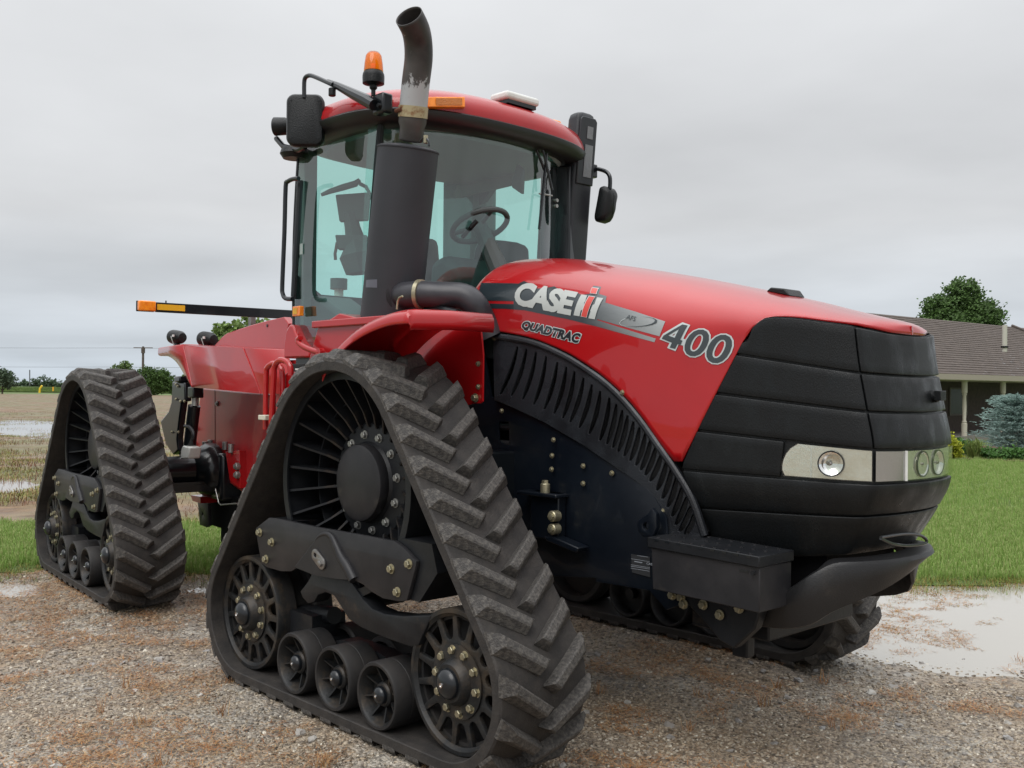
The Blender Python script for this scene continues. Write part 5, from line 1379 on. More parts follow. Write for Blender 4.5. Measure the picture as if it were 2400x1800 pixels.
# step-side panel under the cab door
sp2 = [(-0.665,2.094),(-0.384,2.042),(-0.344,1.967),(-0.643,1.848),(-0.832,1.695),(-1.046,1.694),(-0.877,2.03)]
b = MB(); b.prism(sp2, -1.02, -.86); sidep = add(b, 'cab_side_panel', 'red', bevel=.006)
b = MB(); hp = smooth_pts([(-0.965,-1.08,1.967),(-0.993,-1.08,1.949),(-0.941,-1.08,1.918),(-0.84,-1.08,1.891),(-0.758,-1.08,1.878)] , 4)
b.tube(hp, .017, 12); b.cyl(hp[-1], .024, .03, 'Y', 12); b.build('grab_bar', 'red', sidep)
# fender platform that carries the exhaust
b = MB(); b.prism([(-.9, 2.02), (.02, 2.02), (.02, 2.06), (-.9, 2.06)], -1.05, -.60); add(b, 'exhaust_deck', 'red', bevel=.006)

# ------------------------------------------------------------------ cab
ZB, ZT = 1.86, 3.24
def cab_plan(off=0.):
    """outline of the glasshouse seen from above, near side then round the front"""
    return [(-1.52, -.80), (-.76, -.80), (-.70, -.765), (-.62, -.66), (-.53, -.50), (-.47, -.30), (-.44, 0), (-.47, .30), (-.54, .50), (-.66, .66), (-.80, .765), (-.95, .80), (-1.52, .80)]
def glass_grid(pts, z0, z1, lean=0., n=10):
    rows = []
    for j in range(n + 1):
        z = z0 + (z1 - z0) * j / n; t = (z - 2.0) / 1.2
        rows.append([(x - lean * 0 + .05 * t, y * (1.0 + .02 * math.sin(t * 3)), z) for x, y in pts])
    return rows
cabb = MB()
near_pts = [(-1.50, -.80), (-1.2, -.81), (-.95, -.80)]
wind = smooth_pts([(a, c, 0) for a, c in cab_plan()[1:12]], 4); wind = [(q[0], q[1]) for q in wind]
cab = empty_part = bpy.data.objects.new('cab', None)
bpy.data.objects.remove(cab)
# floor and lower shell
b = MB(); b.prism([(-1.50, -.79), (-.9, -.79), (-.55, -.5), (-.5, 0), (-.55, .5), (-.9, .79), (-1.50, .79)], 1.50, 1.93, 'Z')
cab = add(b, 'cab', 'black_paint', bevel=.01)
# glass panes
def pane(name, rows, m='glass'):
    b = MB(); b.grid(rows); o = b.build(name, m, cab, smooth=60); return o
door_low = [(-1.497,2.041),(-1.446,1.999),(-1.356,1.969),(-1.154,1.963),(-0.753,1.952)]
b = MB()
rows = []
for j in range(13):
    z = 1.93 + (ZT - 1.93) * j / 12
    x0_ = -1.495 + .03 * (z - 1.93)
    if z < 2.05: x0_ += (2.05 - z) ** 1.5 * 4.
    rows.append([(x0_ + (-.74 + .10 * (z - 2) - x0_) * i / 6, -.80 - .02 * math.sin(math.pi * (z - 1.93) / 1.3), z) for i in range(7)])
b.grid(rows); b.build('door_glass', 'glass', cab, smooth=60)
pane('windscreen', glass_grid(wind, 2.0, ZT + .02))
rows = [[(x, .80 + .02 * math.sin(math.pi * (z - 1.93) / 1.3), z) for x in (-1.50, -1.3, -1.1, -.93)] for z in [1.93 + (ZT - 1.93) * j / 8 for j in range(9)]]
pane('left_door_glass', rows, 'far_glass')
rows = [[(-1.515 + .03 * (z - 1.93), y, z) for y in (-.66, -.3, 0, .3, .72)] for z in (2.2, 2.5, 2.8, ZT)]
pane('rear_glass', rows, 'far_glass')
def post(name, pts, r_, m='black_plastic', par=None, n=10): b = MB(); b.tube(pts, r_, n); return b.build(name, m, par or cab)
# near side: door edge strip, rear corner panel
rr = [(-1.500 + .03 * (z - 1.93), -.80 - .02 * math.sin(math.pi * (z - 1.93) / 1.3), z) for z in [2.05 + (ZT - 2.05) * j / 8 for j in range(9)]]
rr = [(-1.40, -.80, 1.935), (-1.46, -.80, 1.97), (-1.487, -.80, 2.02)] + rr
post('door_seal', rr, .009, 'black_paint')
def slab(name, poly, a, c, m, axis='Y', par=None, bevel=.005): b = MB(); b.prism(poly, a, c, axis); return b.build(name, m, par or cab, bevel=bevel)
slab('rear_corner_post', [(-1.56, -.76), (-1.46, -.76), (-1.47, -.66), (-1.56, -.64)], 1.9, 3.2, 'post_grey', 'Z')
slab('rear_corner_post', [(-1.62, .84), (-1.42, .84), (-1.42, .74), (-1.62, .50)], 1.9, 3.2, 'post_grey', 'Z')
slab('rear_lower_panel', [(-.79, 1.9), (.79, 1.9), (.79, 2.28), (-.60, 2.28), (-.79, 2.40)], -1.54, -1.50, 'interior', 'X')
slab('left_lower_panel', [(-1.5, 1.9), (-.9, 1.9), (-.9, 2.10), (-1.5, 2.10)], .76, .79, 'interior')
post('windscreen_post', [(-.745, -.80, 1.95), (-.62, -.78, 3.22)], .022, 'black_plastic')
post('windscreen_post', [(-.94, .79, 1.95), (-.86, .79, 3.19)], .028, 'black_plastic')
# headliner and roof
ro = []
def roofline(t):
    """closed plan curve of the roof, t 0..1"""
    a = 2 * math.pi * t; c_, s_ = math.cos(a), math.sin(a); n = 3.2
    k = (abs(c_) ** n + abs(s_) ** n) ** (-1 / n)
    x = -.98 + (.625 if c_ > 0 else .66) * k * c_; y = .915 * k * s_
    if x > -.98: x += .05 * (1 - (y / .915) ** 2)
    return x, y
NR = 72
def rring(sc, z, sag=.0, dx=0.):
    out = []
    for i in range(NR):
        x, y = roofline(i / NR); yy = y * sc; xx = -.98 + (x + .98) * sc + dx
        zz = z - sag * (y / .915) ** 2 - .5 * sag * ((x + .98) / .66) ** 2
        out.append((xx, yy, zz))
    return out
b = MB()
b.loft([rring(.93, 3.215), rring(1.0, 3.225), rring(1.012, 3.30, .035), rring(1.002, 3.340, .04), rring(.975, 3.385, .045), rring(.91, 3.415, .04), rring(.79, 3.443, .03), rring(.6, 3.465, .02), rring(.35, 3.482, .01), rring(.1, 3.488)], True, True)
roof = b.build('roof', 'red', cab, smooth=50)
b = MB()
b.loft([rring(.80, 3.175), rring(.90, 3.170), rring(.965, 3.180), rring(1.0, 3.20), rring(1.018, 3.235, .01), rring(1.022, 3.262, .02), rring(1.0, 3.262), rring(.9, 3.24)], True, True)
b.build('roof_trim', mat('roof_trim_black', (.010, .010, .011), .38, bump=.15, bscale=150), roof, smooth=50)
b = MB(); b.loft([rring(.82, 3.15), rring(.84, 3.172)], True, True); b.build('headliner', 'headliner', cab)
# interior
seat = MB()
seat.box((-1.12, -.02, 2.02), (.50, .52, .16)); s_o = seat.build('seat', 'seat_brown', cab, bevel=.05, seg=3)
b = MB(); b.box((-1.34, -.02, 2.38), (.14, .50, .66), Matrix.Rotation(R(-8), 3, 'Y')); b.build('backrest', 'seat_brown', s_o, bevel=.05, seg=3)
b = MB(); b.box((-1.10, -.36, 2.22), (.45, .12, .10)); b.build('armrest', 'interior', s_o, bevel=.02)
def R3(x, y, z): return Matrix.Rotation(R(z), 3, 'Z') @ Matrix.Rotation(R(y), 3, 'Y') @ Matrix.Rotation(R(x), 3, 'X')
# steering column and wheel
c0 = Vector((-0.53,-0.104,2.673)); 
wn_ = Vector((-.45, 0, .89)).normalized(); u_ = Vector((0, 1, 0)); v_ = wn_.cross(u_)
b = MB(); b.tube([c0 + (u_ * math.cos(a) + v_ * math.sin(a)) * .175 for a in [2 * math.pi * k / 32 for k in range(32)]], .017, 10, closed=True)
sw = b.build('steering_wheel', 'interior', cab)
for a in (0.3, 2.4, 4.5): post('spoke', [c0, c0 + (u_ * math.cos(a) + v_ * math.sin(a)) * .175], .014, 'interior', sw)
post('steering_column', [c0, c0 - wn_ * .35 + Vector((.10, 0, -.1)), c0 + Vector((.25, 0, -.75))], [.045, .07, .12], 'interior')
b = MB(); q = Vector((-0.207,-0.053,2.618)); b.tube([(-0.525,-0.243,2.592), (-0.414,-0.272,2.635), (-0.392,-0.249,2.67)], .014, 8); b.build('signal_lever', 'black_plastic', cab)
# dark padded seat back showing over the hood
pp = [(0.055,2.466),(0.067,2.565),(0.092,2.613),(0.14,2.635),(0.266,2.642),(0.385,2.643),(0.451,2.631),(0.484,2.608),(0.49,2.527)]
b = MB(); b.prism(pp, -.78, -.70, 'X'); b.build('dash_pad', 'black_plastic', cab, bevel=.015)
# dash hood
b = MB(); b.prism([(-.85, 1.95), (-.52, 1.95), (-.54, 2.40), (-.66, 2.50), (-.80, 2.46)], -.28, .42); b.build('dashboard', 'interior', cab, bevel=.05, seg=3)
# monitors and their stalk
def monitor(px_quad, d, th, m='interior'):
    qs = [Vector(q) for q in px_quad]; n = (qs[1] - qs[0]).cross(qs[3] - qs[0]).normalized()
    b = MB(); b.loft([[tuple(q) for q in qs], [tuple(q + n * th) for q in qs]]); return b.build('monitor', m, cab, bevel=.008)
mo = monitor([(-1.322,-0.579,2.725),(-1.199,-0.449,2.736),(-1.19,-0.441,2.912),(-1.34,-0.599,2.894)], 6.35, .05)
b = MB(); b.prism([(0, 0), (.045, 0), (.045, .03), (0, .03)], 0, .002); st = b.build('sticker', mat('grey_label', (.20, .27, .26), .5), mo); st.matrix_local = Matrix.Translation((-1.236,-0.517,2.761)) @ Matrix.Rotation(R(46), 4, 'Z')
monitor([(-1.286,-0.612,2.542),(-1.162,-0.481,2.544),(-1.162,-0.481,2.634),(-1.297,-0.625,2.633)], 6.3, .06)
b = MB(); b.tube([(-1.265,-0.548,2.781), (-1.254,-0.535,2.69), (-1.215,-0.537,2.595), (-1.197,-0.518,2.518), (-1.188,-0.507,2.401)], [.045, .05, .065, .13, .10], 8); b.build('monitor_arm', 'interior', cab)
b = MB(); b.tube([(-1.337,-0.594,2.601),(-1.342,-0.598,2.562),(-1.346,-0.603,2.529),(-1.344,-0.6,2.49)], .010, 6); b.build('key_lanyard', 'seat_brown', cab)
b = MB(); b.tube([(-1.279,-0.752,2.871),(-1.241,-0.713,2.894),(-1.185,-0.653,2.92),(-1.132,-0.598,2.943),(-1.115,-0.58,2.968)], [.010, .016, .02, .02, .012], 8); b.build('cable_loom', 'interior', cab)
b = MB(); b.tube([(-1.115,-0.58,2.943),(-1.089,-0.552,2.924),(-1.076,-0.538,2.893),(-1.054,-0.514,2.817)], [.012, .012, .010, .010], 8); b.build('cable_loom', 'interior', cab)
b = MB(); b.tube([(-2.386,0.119,2.33),(-2.386,0.117,2.447)], .035, 12); b.build('filler_neck', 'white', cab); b = MB(); b.cyl((-2.386,0.117,2.466), .065, .08, 'Z', 16); b.build('filler_cap', 'interior', cab)
# right-hand console and rear shelf seen low through the door
b = MB(); b.prism([(-1.5, 1.9), (-.75, 1.9), (-.78, 2.06), (-1.1, 2.12), (-1.4, 2.26), (-1.5, 2.27)], -.70, -.42); b.build('side_console', 'interior', cab, bevel=.03)
# curved inner door panel / mirror shape on far side, sun blind
b = MB(); b.prism([(-1.28, 3.16), (-1.70, 3.16), (-1.70, 3.02), (-1.5, 2.98)], .70, .76); b.build('trim_panel', 'interior', cab, bevel=.01)
bl = [(-1.396,0.55,3.226),(-1.378,0.55,3.201),(-1.312,0.55,3.213),(-1.258,0.55,3.285),(-1.193,0.55,3.326),(-1.119,0.55,3.328),(-1.045,0.55,3.308),(-0.899,0.55,3.214),(-0.954,0.55,3.075),(-1.365,0.55,3.067),(-1.536,0.55,3.06),(-1.559,0.55,3.101),(-1.514,0.55,3.184),(-1.458,0.55,3.221)]
b = MB(); b.prism([(q[0], q[2]) for q in bl], .55, .57); b.build('sun_blind', mat('sun_blind', (.10, .095, .075), .6), cab)
for x0__, x1__ in ((.42, .52), (.70, .80)):
    pass
# roof-hung interior mirror
b = MB(); mp = [(-0.636,0.3,3.133),(-0.583,0.3,3.091),(-0.591,0.3,2.931),(-0.683,0.3,2.987),(-0.688,0.3,3.028)]; b.prism([(q[0], q[2]) for q in mp], .30, .33); b.build('interior_mirror', 'interior', cab, bevel=.008)
# clear grey label and amber decals on the glass edge
for q in [(-1.449,-0.815,2.565),(-1.45,-0.815,2.515)]:
    b = MB(); b.cyl(q, .012, .02, 'Y', 14); b.build('hinge_screw', 'black_paint', cab)
b = MB(); q0, q1 = (-1.487,-0.806,2.593), (-1.433,-0.806,2.488); b.boxb((q0[0], -.818, q1[2]), (q1[0], -.806, q0[2])); b.build('hinge_plate', 'grey_paint', cab)
b = MB(); q0, q1 = (-1.401,-0.825,2.573), (-1.366,-0.825,2.506); b.boxb((q0[0], -.826, q1[2]), (q1[0], -.8255, q0[2])); b.build('sticker', mat('pale_label', (.35, .42, .40), .5), cab)
# external grab rail by the door
b = MB(); b.tube(smooth_pts([(-1.251,-0.93,2.942),(-1.316,-0.93,2.948),(-1.375,-0.93,2.941),(-1.399,-0.93,2.913),(-1.408,-0.93,2.636),(-1.427,-0.93,2.32),(-1.421,-0.93,2.257),(-1.386,-0.93,2.226),(-1.308,-0.93,2.218)], 3), .014, 10); b.build('grab_rail', 'black_paint', cab)
b = MB(); b.tube([(-1.398,-0.83,2.966),(-1.417,-0.83,2.712),(-1.442,-0.83,2.458),(-1.459,-0.83,2.234)], .020, 10); b.build('door_edge', 'black_paint', cab)

# wipers on the far side of the windscreen
for w_, (pa, pb_, pc) in enumerate([[(-0.4,0.195,3.275),(-0.4,0.237,3.186),(-0.4,0.322,3.052)],[(-0.38,0.232,3.263),(-0.38,0.291,3.155),(-0.38,0.367,2.937)],[(-0.39,0.327,3.163),(-0.39,0.312,3.049),(-0.39,0.265,2.68)]]):
    b = MB(); b.tube([pa, pb_, pc], .009, 8); b.build('wiper', 'black_paint', cab)
b = MB(); b.tube([(-0.4,0.272,2.904),(-0.4,0.345,2.907),(-0.4,0.388,2.907)], .006, 6); b.build('wiper_link', 'zinc', cab)
b = MB(); b.prism([(-.72, .60), (-.60, .60), (-.50, .66), (-.56, .86), (-.76, .86)], 1.95, 3.16, 'Z'); b.build('windscreen_pillar', 'black_paint', cab, bevel=.01)
for q in [(-0.5,0.529,2.909),(-0.5,0.527,2.873)]:
    b = MB(); b.cyl(q, .012, .02, 'X', 14); b.build('button', 'zinc', cab)

# ------------------------------------------------------------------ roof fittings
am = [((-0.369,-0.644,3.31),(-0.369,-0.643,3.251)),((-0.351,-0.599,3.316),(-0.351,-0.598,3.257)),((-0.334,-0.547,3.323),(-0.334,-0.547,3.264)),((-0.322,-0.492,3.332),(-0.321,-0.492,3.272)),((-0.311,-0.443,3.34),(-0.311,-0.443,3.28)),((-0.309,-0.424,3.343),(-0.308,-0.424,3.283))]
b = MB(); up_ = [Vector(q[0]) for q in am]; dn_ = [Vector(q[1]) for q in am]
def outw(q, k): v = Vector((q.x + .98, q.y, 0)); v.normalize(); return q + v * k
b.loft([[outw(a, -.03), outw(a, .014), outw(c, .020), outw(c, -.03)] for a, c in zip(up_, dn_)]); ml = b.build('marker_lamp', 'orange', roof, bevel=.004)
b = MB(); b.grid([[outw(a.lerp(c, .18), .0205) for a, c in list(zip(up_, dn_))[1:5]], [outw(a.lerp(c, .82), .0225) for a, c in list(zip(up_, dn_))[1:5]]]); b.build('inner_lens', mat('lens_brown', (.50, .15, .01), .2, coat=.4, bump=.6, bscale=120), ml)
b = MB(); b.prism([(-0.665,3.458),(-0.646,3.486),(-0.61,3.473),(-0.594,3.433)], .60, .68); b.build('marker_lamp', 'orange', roof, bevel=.005)
gp = [(-0.658,0.1,3.536),(-0.522,0.1,3.546),(-0.254,0.1,3.413),(-0.244,0.1,3.386),(-0.279,0.1,3.377),(-0.57,0.1,3.491)]
g1 = Vector(gp[0])
b = MB(); b.box((-0.446,0.1,3.459), (.16, .28, .05)); b.build('receiver', 'white', roof, bevel=.018, seg=3)
b = MB(); z_ = (-0.446,0.1,3.437); b.box((z_[0], z_[1], z_[2] - .005), (.13, .24, .04)); b.build('receiver_foot', 'black_paint', roof)
# rear near corner lamps
for cq, ax_ in (((-1.564,-0.86,3.328), (-.75, -.6, 0)), ((-1.372,-0.86,3.332), (-.75, -.6, 0))):
    ax_ = Vector(ax_).normalized(); u2 = ax_.orthogonal().normalized(); v2 = ax_.cross(u2)
    b = MB(); b.lathe([(.0, -.06), (.040, -.05), (.055, -.02), (.058, .05), (.052, .055), (.0, .055)], cq, (u2, v2, ax_), 24); b.build('work_lamp', 'black_plastic', roof)
b = MB(); b.tube([(-1.636,-0.86,3.265),(-1.546,-0.86,3.196),(-1.369,-0.86,3.147),(-1.295,-0.86,3.153)], .018, 8); b.build('lamp_bracket', 'black_paint', roof)
b = MB(); b.lathe([(0, -.03), (.07, -.03), (.09, 0), (.08, .03), (0, .035)], (-1.485,-0.82,3.146), 'Z', 24); b.build('corner_bowl', 'black_plastic', roof)

# beacon
def amber_dome():
    m = glass_mat('amber_dome', (1.0, .52, .05), .05, .6); n, l = m.node_tree.nodes, m.node_tree.links
    t = n.new('ShaderNodeBsdfTranslucent'); t.inputs[0].default_value = (1, .42, .03, 1)
    tr = [q for q in n if q.type == 'BSDF_TRANSPARENT'][0]; mxs = [q for q in n if q.type == 'MIX_SHADER'][0]
    x = n.new('ShaderNodeMixShader'); x.inputs[0].default_value = .45; l.new(tr.outputs[0], x.inputs[1]); l.new(t.outputs[0], x.inputs[2]); l.new(x.outputs[0], mxs.inputs[1]); return m
bc = (-0.445,-0.96,3.261); bt = (-0.445,-0.96,3.504); s_ = 0.98
zz = [3.507,3.486,3.443,3.401,3.387,3.373,3.345,3.334,3.31,3.268]
b = MB(); b.lathe([(.0, zz[0]), (.030, zz[0] - .002), (.043, zz[1]), (.0495, zz[2]), (.053, zz[3])], (bc[0], bc[1], 0), 'Z', 28)
bcn = add(b, 'beacon', amber_dome(), smooth=60)
b = MB(); b.lathe([(0, zz[2]), (.012, zz[2] + .0), (.017, zz[3] + .04), (.010, zz[3]), (.03, zz[3] - .005), (.0, zz[3] - .01)], (bc[0], bc[1], 0), 'Z', 16); b.build('bulb', mat('amber_glow_core', (.95, .45, .06), .3, emit=((1, .32, .01), .35)), bcn)  # faint emission stands in for sky light coming through the dome
b = MB(); b.lathe([(.050, zz[3] + .002), (.058, zz[4]), (.060, zz[5]), (.059, zz[6] - .01), (.048, zz[7]), (.022, zz[7] - .01), (.021, zz[8]), (.012, zz[8] - .01), (.012, zz[9]), (0, zz[9])], (bc[0], bc[1], 0), 'Z', 28, False); b.build('beacon_base', 'black_plastic', bcn)
# near mirror arm and mirror
b = MB(); b.tube(smooth_pts([(-1.082,-1.0,3.38),(-1.084,-1.0,3.467),(-1.07,-1.0,3.498),(-1.021,-1.0,3.499),(-0.952,-1.0,3.472),(-0.83,-1.0,3.416),(-0.778,-1.0,3.394)], 3), .013, 10)
arm = add(b, 'mirror_arm', 'black_paint')
b = MB(); b.tube([(-0.854,-0.985,3.428),(-0.748,-0.985,3.38),(-0.595,-0.985,3.304),(-0.472,-0.985,3.244),(-0.4,-0.985,3.205)], [.016, .022, .030, .034, .032], 10); b.build('arm_tube', 'black_paint', arm)
b = MB(); q = (-0.4,-0.93,3.219); b.box(q, (.10, .07, .11)); b.build('arm_bracket', 'black_paint', arm, bevel=.012)
for dx in (-.03, .03): b = MB(); b.cyl((q[0] + dx, q[1] - .04, q[2] - .02), .012, .03, 'Y', 12); b.build('bracket_bolt', 'black_plastic', arm)
b = MB(); b.cyl((-0.787,-1.0,3.352), .021, .045, 'Z', 16, .004); b.build('arm_knob', 'black_plastic', arm)
def rrect(cx, cz, w, h, r_, n=6):
    out = []
    for sx, sz, a in ((1, 1, 0), (-1, 1, 90), (-1, -1, 180), (1, -1, 270)):
        out += arc(cx + sx * (w / 2 - r_), cz + sz * (h / 2 - r_), r_, a, a + 90, n)
    return out
mc = Vector((-1.076,-1.0,3.254))
b = MB(); L0 = rrect(0, 0, .165, .235, .035); L1 = rrect(0, 0, .180, .25, .04); L2 = rrect(0, -.004, .17, .24, .04); L3 = rrect(0, 0, .14, .21, .03)
b.loft([[(x, 0, z) for x, z in L3], [(x, .004, z) for x, z in L0], [(x, .016, z) for x, z in L1], [(x, .045, z) for x, z in L1], [(x, .055, z) for x, z in L2]])
mir_o = add(b, 'mirror', 'black_plastic', arm, smooth=40); mir_o.matrix_local = Matrix.Translation(mc) @ Matrix.Rotation(R(48), 4, 'Z') @ Matrix.Scale(1.22, 4)
for dx, dz in ((-.065, .09), (.065, .09), (-.065, -.09), (.065, -.09)):
    b = MB(); b.cyl((dx, -.001, dz), .003, .004, 'Y', 8); b.build('screw', 'black_paint', mir_o)
b = MB(); b.prism(rrect(0, 0, .15, .22, .03), .0555, .057); b.build('mirror_glass', 'chrome', mir_o)

# ------------------------------------------------------------------ far air intake stack with second mirror
st_m = mat('stack_plastic', (.016, .018, .022), .40, col2=(.022, .024, .030), nscale=3, bump=.08, bscale=60)
sx = -.575
def prow(z, lean=.09): return (z - 2.6) * lean
b = MB(); rings = []
for z, w, dpt in ((1.9, .10, .12), (2.7, .095, .12), (3.05, .092, .12), (3.47, .084, .11), (3.50, .076, .10), (3.512, .06, .08)):
    xx = sx + prow(z); rings.append([(xx + a_, .76 + c_, z) for a_, c_ in rrect(0, 0, dpt, 2 * w, .03, 4)])
b.loft(rings); stack = add(b, 'air_intake_stack', st_m, smooth=40)
b = MB(); b.prism([(.68, 3.04), (.68, 3.46), (.70, 3.48), (.82, 3.48), (.84, 3.46), (.84, 3.04)], 0, .012, 'X'); cv = b.build('stack_cover', st_m, stack, bevel=.006); SHR = Matrix.Translation((sx + .060, 0, 0)) @ Matrix(((1, 0, .09, -2.6 * .09), (0, 1, 0, 0), (0, 0, 1, 0), (0, 0, 0, 1))); cv.data.transform(SHR)
sc_m = mat('metal_screen', (.22, .23, .24), .45, .6, bump=.8, bscale=400)
for z0, z1, y0, y1 in ((3.34, 3.42, .745, .80), (3.09, 3.30, .735, .81)):
    b = MB(); b.prism([(y0, z0), (y1, z0), (y1, z1), (y0, z1)], .013, .016, 'X'); o = b.build('intake_screen', sc_m, stack); o.data.transform(SHR)
b = MB(); b.tube(smooth_pts([(-0.505,0.88,3.171),(-0.463,0.88,3.165),(-0.389,0.88,3.137),(-0.355,0.88,3.105),(-0.346,0.88,3.068),(-0.348,0.88,3.014)], 3), .014, 10); arm2 = add(b, 'mirror_arm', 'black_paint')
b = MB(); q = (-0.485,0.86,3.149); b.box(q, (.04, .06, .09)); b.build('arm_bracket', 'black_paint', arm2, bevel=.008)
mc = Vector((-0.404,0.9,2.917))
b = MB(); rings = []
for t, w, zc_ in ((-.035, .11, 0), (-.03, .125, 0), (-.012, .13, 0), (.02, .118, .0), (.035, .10, 0), (.042, .06, 0)):
    rings.append([(t + .014 * (c_ > -.05) , a_, c_ * 1.0) for a_, c_ in rrect(0, 0, w * .9, w * 1.62 * 1.0, .03, 4)])
b.loft(rings); m2 = b.build('mirror', 'black_plastic', arm2, smooth=40); m2.matrix_local = Matrix.Translation(mc) @ Matrix.Scale(1.15, 4) @ Matrix.Rotation(R(8), 4, 'Z') @ Matrix.Rotation(R(6), 4, 'Y')
b = MB(); b.box((0, 0, 0), (.35, .30, .5)); o = b.build('stack_base', 'black_paint', stack, bevel=.03); o.matrix_local = Matrix.Translation((-.62, .72, 2.0))

# ------------------------------------------------------------------ muffler and exhaust
mt0, mt1 = Vector((-0.453,-0.82,2.112)), Vector((-0.312,-0.82,2.982))
ax_ = (mt1 - mt0).normalized(); u2 = ax_.orthogonal().normalized(); v2 = ax_.cross(u2); L = (mt1 - mt0).length
muf_m = mat('muffler_heat_paint', (.018, .019, .024), .55, col2=(.027, .029, .036), nscale=2.5, nlo=.3, nhi=.7, bump=.12, bscale=200, dust=(.045, .045, .048), dust_lo=.66, dust_hi=.95, dscale=3)
b = MB(); RM = .166
b.lathe([(.05, -.08), (RM - .02, -.07), (RM, -.05), (RM, L - .012), (RM + .004, L - .010), (RM + .004, L - .003), (RM - .01, L + .004), (RM * .6, L + .016), (.05, L + .02)], mt0, (u2, v2, ax_), 56, False)
muf = add(b, 'muffler', muf_m, smooth=30)
b = MB(); b.tube([mt0 + (u2 * 0) + ax_ * .03, mt0 + ax_ * .03], .01) if False else None
lb = [(-0.462,-0.99,2.267),(-0.364,-0.99,2.264),(-0.365,-0.99,2.219),(-0.464,-0.99,2.227)]
b = MB()
def on_muf(q, lift=.0015):
    q = Vector(q); t = (q - mt0).dot(ax_); c = mt0 + ax_ * t; camv = (Vector((4.04,-4.142,1.683)) - q).normalized()
    # push the point along the sight-independent radial direction
    rd = (q - c).normalized(); return c + rd * (RM + lift)
rows = [[on_muf(Vector(lb[3]).lerp(Vector(lb[2]), i / 6)) for i in range(7)], [on_muf(Vector(lb[0]).lerp(Vector(lb[1]), i / 6)) for i in range(7)]]
b.grid(rows); b.build('sticker', mat('muffler_label', (.10, .105, .13), .4), muf)
pipe_m = bpy.data.materials.new('exhaust_pipe_peeling'); pipe_m.use_nodes = True
n_, l_ = pipe_m.node_tree.nodes, pipe_m.node_tree.links; bs = n_['Principled BSDF']; bs.inputs['Metallic'].default_value = .4; bs.inputs['Roughness'].default_value = .5
tc_ = n_.new('ShaderNodeTexCoord'); sp_ = n_.new('ShaderNodeSeparateXYZ'); l_.new(tc_.outputs['Object'], sp_.inputs[0])
nz = n_.new('ShaderNodeTexNoise'); nz.inputs['Scale'].default_value = 26; nz.inputs['Detail'].default_value = 9; nz.inputs['Roughness'].default_value = .75
mpp = n_.new('ShaderNodeMapping'); mpp.inputs['Scale'].default_value = (1, 1, .45); l_.new(tc_.outputs['Object'], mpp.inputs[0]); l_.new(mpp.outputs[0], nz.inputs['Vector'])
PZ0, PZ1 = 3.135, 3.324
def mrange(src, a, c, d, e_):
    k = n_.new('ShaderNodeMapRange'); k.inputs[1].default_value = a; k.inputs[2].default_value = c; k.inputs[3].default_value = d; k.inputs[4].default_value = e_; l_.new(src, k.inputs[0]); return k.outputs[0]
def mth(op, a, c=None):
    k = n_.new('ShaderNodeMath'); k.operation = op; k.use_clamp = False
    for i, v in enumerate((a, c)):
        if v is None: continue
        if isinstance(v, float): k.inputs[i].default_value = v
        else: l_.new(v, k.inputs[i])
    return k.outputs[0]
edge = mrange(sp_.outputs[2], PZ0 + .10, PZ1 + .03, .17, -.17)
lowe = mrange(sp_.outputs[2], PZ0 - .02, PZ0 + .04, -.3, .24)
msk = mth('MINIMUM', edge, lowe)
msk = mrange(mth('ADD', msk, nz.outputs[0]), .49, .53, 0., 1.)
mxc = n_.new('ShaderNodeMix'); mxc.data_type = 'RGBA'; l_.new(msk, mxc.inputs[0]); 
n3 = n_.new('ShaderNodeTexNoise'); n3.inputs['Scale'].default_value = 6; n3.inputs['Detail'].default_value = 8; l_.new(tc_.outputs['Object'], n3.inputs['Vector'])
cr_ = n_.new('ShaderNodeValToRGB'); cr_.color_ramp.elements[0].position = .3; cr_.color_ramp.elements[0].color = (.035, .033, .033, 1); cr_.color_ramp.elements[1].position = .75; cr_.color_ramp.elements[1].color = (.11, .10, .095, 1)
l_.new(n3.outputs[0], cr_.inputs[0]); l_.new(cr_.outputs[0], mxc.inputs[6]); mxc.inputs[7].default_value = (.42, .43, .44, 1); l_.new(mxc.outputs[2], bs.inputs['Base Color'])
pts = smooth_pts([(-0.29,-0.82,3.024),(-0.267,-0.83,3.087),(-0.244,-0.84,3.196),(-0.211,-0.85,3.324),(-0.178,-0.86,3.428),(-0.151,-0.885,3.506),(-0.119,-0.93,3.559),(-0.096,-0.99,3.604)], 4)
nP = len(pts); rad = [.066 if i < 5 else .075 for i in range(nP)]
b = MB(); b.tube(pts, rad, 28, caps=False)
bm = b.bm
pipe = b.build('exhaust_pipe', pipe_m, muf, smooth=50, solid=.004, off=-1)
b = MB(); b.tube(pts[1:-1], [r_ - .004 for r_ in rad[1:-1]], 24, caps=True); b.build('pipe_bore', mat('soot', (.002, .002, .002), .9), muf) if False else b.bm.free()
b = MB(); k = 8; b.tube([pts[k - 2], Vector(pts[k - 2]).lerp(Vector(pts[k]), .99)], .080, 28); b.build('clamp', mat('rusty_clamp', (.42, .36, .22), .5, .5, col2=(.20, .07, .02), nscale=22, nlo=.5, nhi=.7), muf)
b = MB(); cq = Vector(pts[k - 1]) + Vector((-.02, -.08, 0)); b.cyl(cq, .012, .05, 'X', 8); b.build('clamp_bolt', mat('rust', (.10, .03, .012), .8), muf)
b = MB(); b.tube(smooth_pts([(-0.108,-0.9,2.968),(-0.092,-0.9,2.982),(-0.065,-0.9,2.984),(-0.038,-0.9,2.963),(-0.032,-0.9,2.935)], 3), .006, 6); b.build('wire_loop', 'black_paint', muf)
b = MB(); b.cyl((-0.06,-0.9,2.976), .012, .04, 'Z', 8); b.build('clamp_screw', 'brass', muf)
